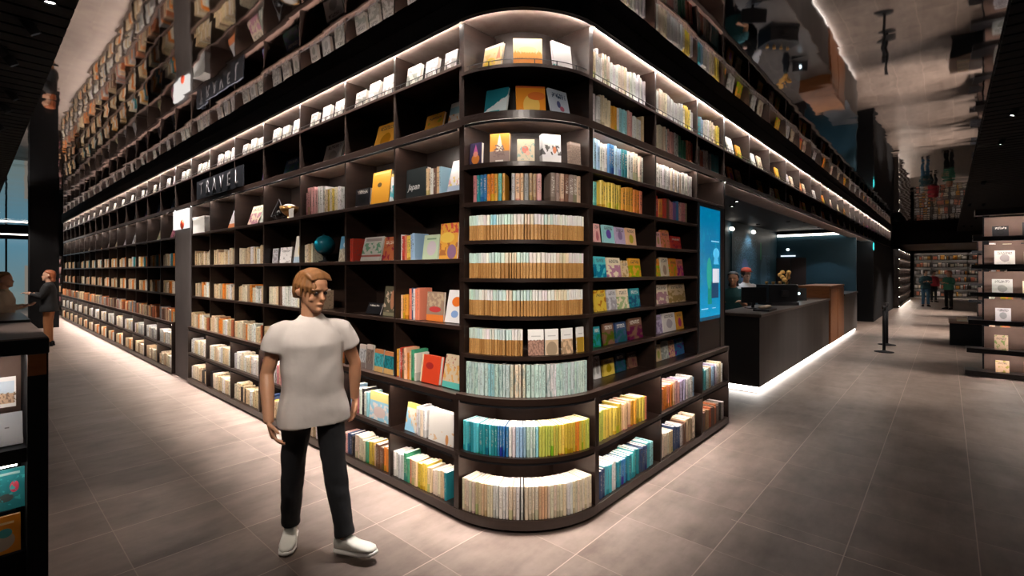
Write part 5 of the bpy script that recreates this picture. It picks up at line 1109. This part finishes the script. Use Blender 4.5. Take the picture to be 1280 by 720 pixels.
        kb = MB(); kb.loft([sec(-.082, .022, 0, .026), sec(-.06, .039, 0, .028), sec(.03, .042, 0, .024), sec(.13, .052, 0, .024), sec(.19, .042, .004, .026), sec(.214, .018, .010, .030)]); kb.v = rel(kb); kb.build('sole', plain('white_sole', (.72, .70, .66), .5) if vox < .01 else shoes, uo, True)
    return o
def standing(pos, face, H=1.70, arms='down', lean=0.0, step=.0):
    s = H / 1.70; F = Vector((math.cos(face), math.sin(face), 0)); L = Vector((-F.y, F.x, 0)); U = Vector((0, 0, 1)); r = Vector((pos[0], pos[1], pos[2] if len(pos) > 2 else 0))
    A = lambda l, f, z: r + L * (l * s) + F * ((f + lean * max(0, z - .9)) * s) + U * (z * s)
    J = dict(root=r, L=L, F=F, hip=A(0, 0, .94), chest=A(0, .01, 1.27), neck=A(0, 0, 1.44), chin=A(0, .01 + lean * .05, 1.475))
    for S, g in (('L', 1), ('R', -1)):
        J['sho' + S] = A(g * .165, 0, 1.385)
        if arms == 'down': J['elb' + S] = A(g * .215, -.02, 1.10); J['wri' + S] = A(g * .215, .06, .86)
        elif arms == 'hold': J['elb' + S] = A(g * .20, .03, 1.12); J['wri' + S] = A(g * .09, .25, 1.16); J['palm' + S] = U; J['thumb' + S] = L * g
        else: J['elb' + S] = A(g * .21, .10, 1.12); J['wri' + S] = A(g * .16, .30, 1.19); J['palm' + S] = -U; J['thumb' + S] = L * -g
        J['hip' + S] = A(g * .085, 0, .90); J['kne' + S] = A(g * .09, .02 + g * step * .5, .50); J['ank' + S] = A(g * .095, g * step, .085 / s if s else .085); J['foot' + S] = F + L * (g * .2)
    return J
# the walking man: joints placed on the floor plan at his stride
O = Vector((1.44, 2.87, 0)); TC = -FWD
def W_(r_, t_, z_): return O + RGT * r_ + TC * t_ + Vector((0, 0, z_))

Fm = (RGT * .62 + TC * .78).normalized(); Lm = Vector((-Fm.y, Fm.x, 0))
Hf = (RGT * .86 + TC * .50).normalized(); Hf = (Hf - Vector((0, 0, .22))).normalized(); Hl = Vector((-Hf.y, Hf.x, 0)).normalized()
J = dict(root=O, L=Lm, F=Fm, HL=Hl, HF=Hf, hip=W_(-.035, 0, .93), chest=W_(-.052, .005, 1.255), neck=W_(-.055, .005, 1.425), chin=W_(-.062, .015, 1.468),
         shoR=W_(-.205, .09, 1.365), elbR=W_(-.262, .13, 1.09), wriR=W_(-.19, .25, .845), handR=(RGT * .45 + TC * .25 - Vector((0, 0, .85))), palmR=(RGT * .7 - TC * .5), thumbR=(TC * .8 + RGT * .5),
         shoL=W_(.095, -.09, 1.365), elbL=W_(.150, -.20, 1.10), wriL=W_(.125, -.27, .85), handL=(RGT * .0 + TC * .1 - Vector((0, 0, 1))), palmL=(-RGT * .6 + TC * .5), thumbL=(TC * .7 + RGT * .6),
         hipR=W_(-.105, .05, .90), kneR=W_(-.165, .01, .49), ankR=W_(-.222, -.095, .088), footR=(RGT * .28 + TC * .96),
         hipL=W_(.035, -.05, .90), kneL=W_(.10, .03, .495), ankL=W_(.185, .085, .108), footL=(RGT * .93 + TC * .34 + Vector((0, 0, .10))))
person(J, 'man in a white T-shirt, black trousers and white shoes striding past the left bookcase', SKIN, hairm('golden_brown_hair', (.22, .095, .030)), cloth('white_tee_cotton', (.64, .59, .56)), cloth('black_trouser_cotton', (.005, .0055, .008)), plain('white_shoe', (.68, .66, .60), .5), hem=.775, vox=.0055, toprad=1.06)
DK = cloth('dark_coat_wool', (.006, .007, .009))
pm = at(60, 432.5, 0)
person(standing((pm.x + .02, pm.y), rad(165), 1.70, 'work'), 'person with auburn hair in a black coat and tan trousers at the reading table', SKIN2, hairm('auburn_hair', (.30, .085, .030)), DK, cloth('tan_trouser_cotton', (.36, .15, .06)), M['black'], sleeve=2, hairstyle='bob', hem=.78, vox=.012, coat=1, toprad=1.15)
p = on_y(4, 345, 11.2)
person(standing((p.x, 11.2), rad(-20), 1.66, 'hold'), 'person with long fair hair in a pale top behind the reading table', SKIN2, hairm('fair_hair', (.45, .25, .10)), cloth('cream_top_cotton', (.55, .46, .34)), DK, M['black'], sleeve=2, hairstyle='long', hem=.85, vox=.012)
p = on_y(931, 340, 2.95); 
person(standing((p.x, 2.95), rad(215), 1.74, 'work', .10), 'staff member in a red cap, white shirt and dark apron behind the sales counter', SKIN2, hairm('dark_hair', (.03, .02, .015)), cloth('white_shirt_cotton', (.68, .67, .68)), DK, M['black'], sleeve=.8, hem=.85, vox=.011, apron=DK, cap=cloth('red_cap_cotton', (.40, .06, .03)))
p = on_y(917, 345, 2.86)
person(standing((p.x, 2.86), rad(190), 1.66, 'work', .12), 'staff member in a dark teal top leaning at the counter end beside the bookcase', SKIN, hairm('dark_hair', (.03, .02, .015)), cloth('teal_top_cotton', (.02, .10, .11)), cloth('dark_trouser_cotton', (.02, .02, .03)), M['black'], sleeve=.5, hem=.85, vox=.011, hairstyle='bob')
p = at(1157, 383, 0)
person(standing(p, rad(190), 1.72, 'hold'), 'person in a dark teal jacket and blue jeans standing far down the right aisle', SKIN2, hairm('dark_hair', (.03, .02, .015)), cloth('teal_jacket_cotton', (.02, .07, .09)), cloth('blue_jeans_denim', (.03, .10, .18)), M['black'], sleeve=2, hem=.86, vox=.012)
p = on_x(1186, 345, 29)
person(standing((29, p.y), rad(150), 1.68, 'hold'), 'person with auburn hair in a green top beside the farther tiered shelf', SKIN2, hairm('auburn_hair', (.30, .085, .030)), cloth('green_top_cotton', (.06, .26, .18)), DK, M['black'], sleeve=2, hairstyle='long', hem=.86, vox=.012)
p = on_x(1167, 345, 35)
person(standing((35, p.y), rad(200), 1.66, 'down'), 'person in a red top standing farthest down the right aisle before the lit bookcase', SKIN2, hairm('dark_hair', (.03, .02, .015)), cloth('red_top_cotton', (.45, .04, .06)), DK, M['black'], sleeve=2, hem=.86, vox=.012)
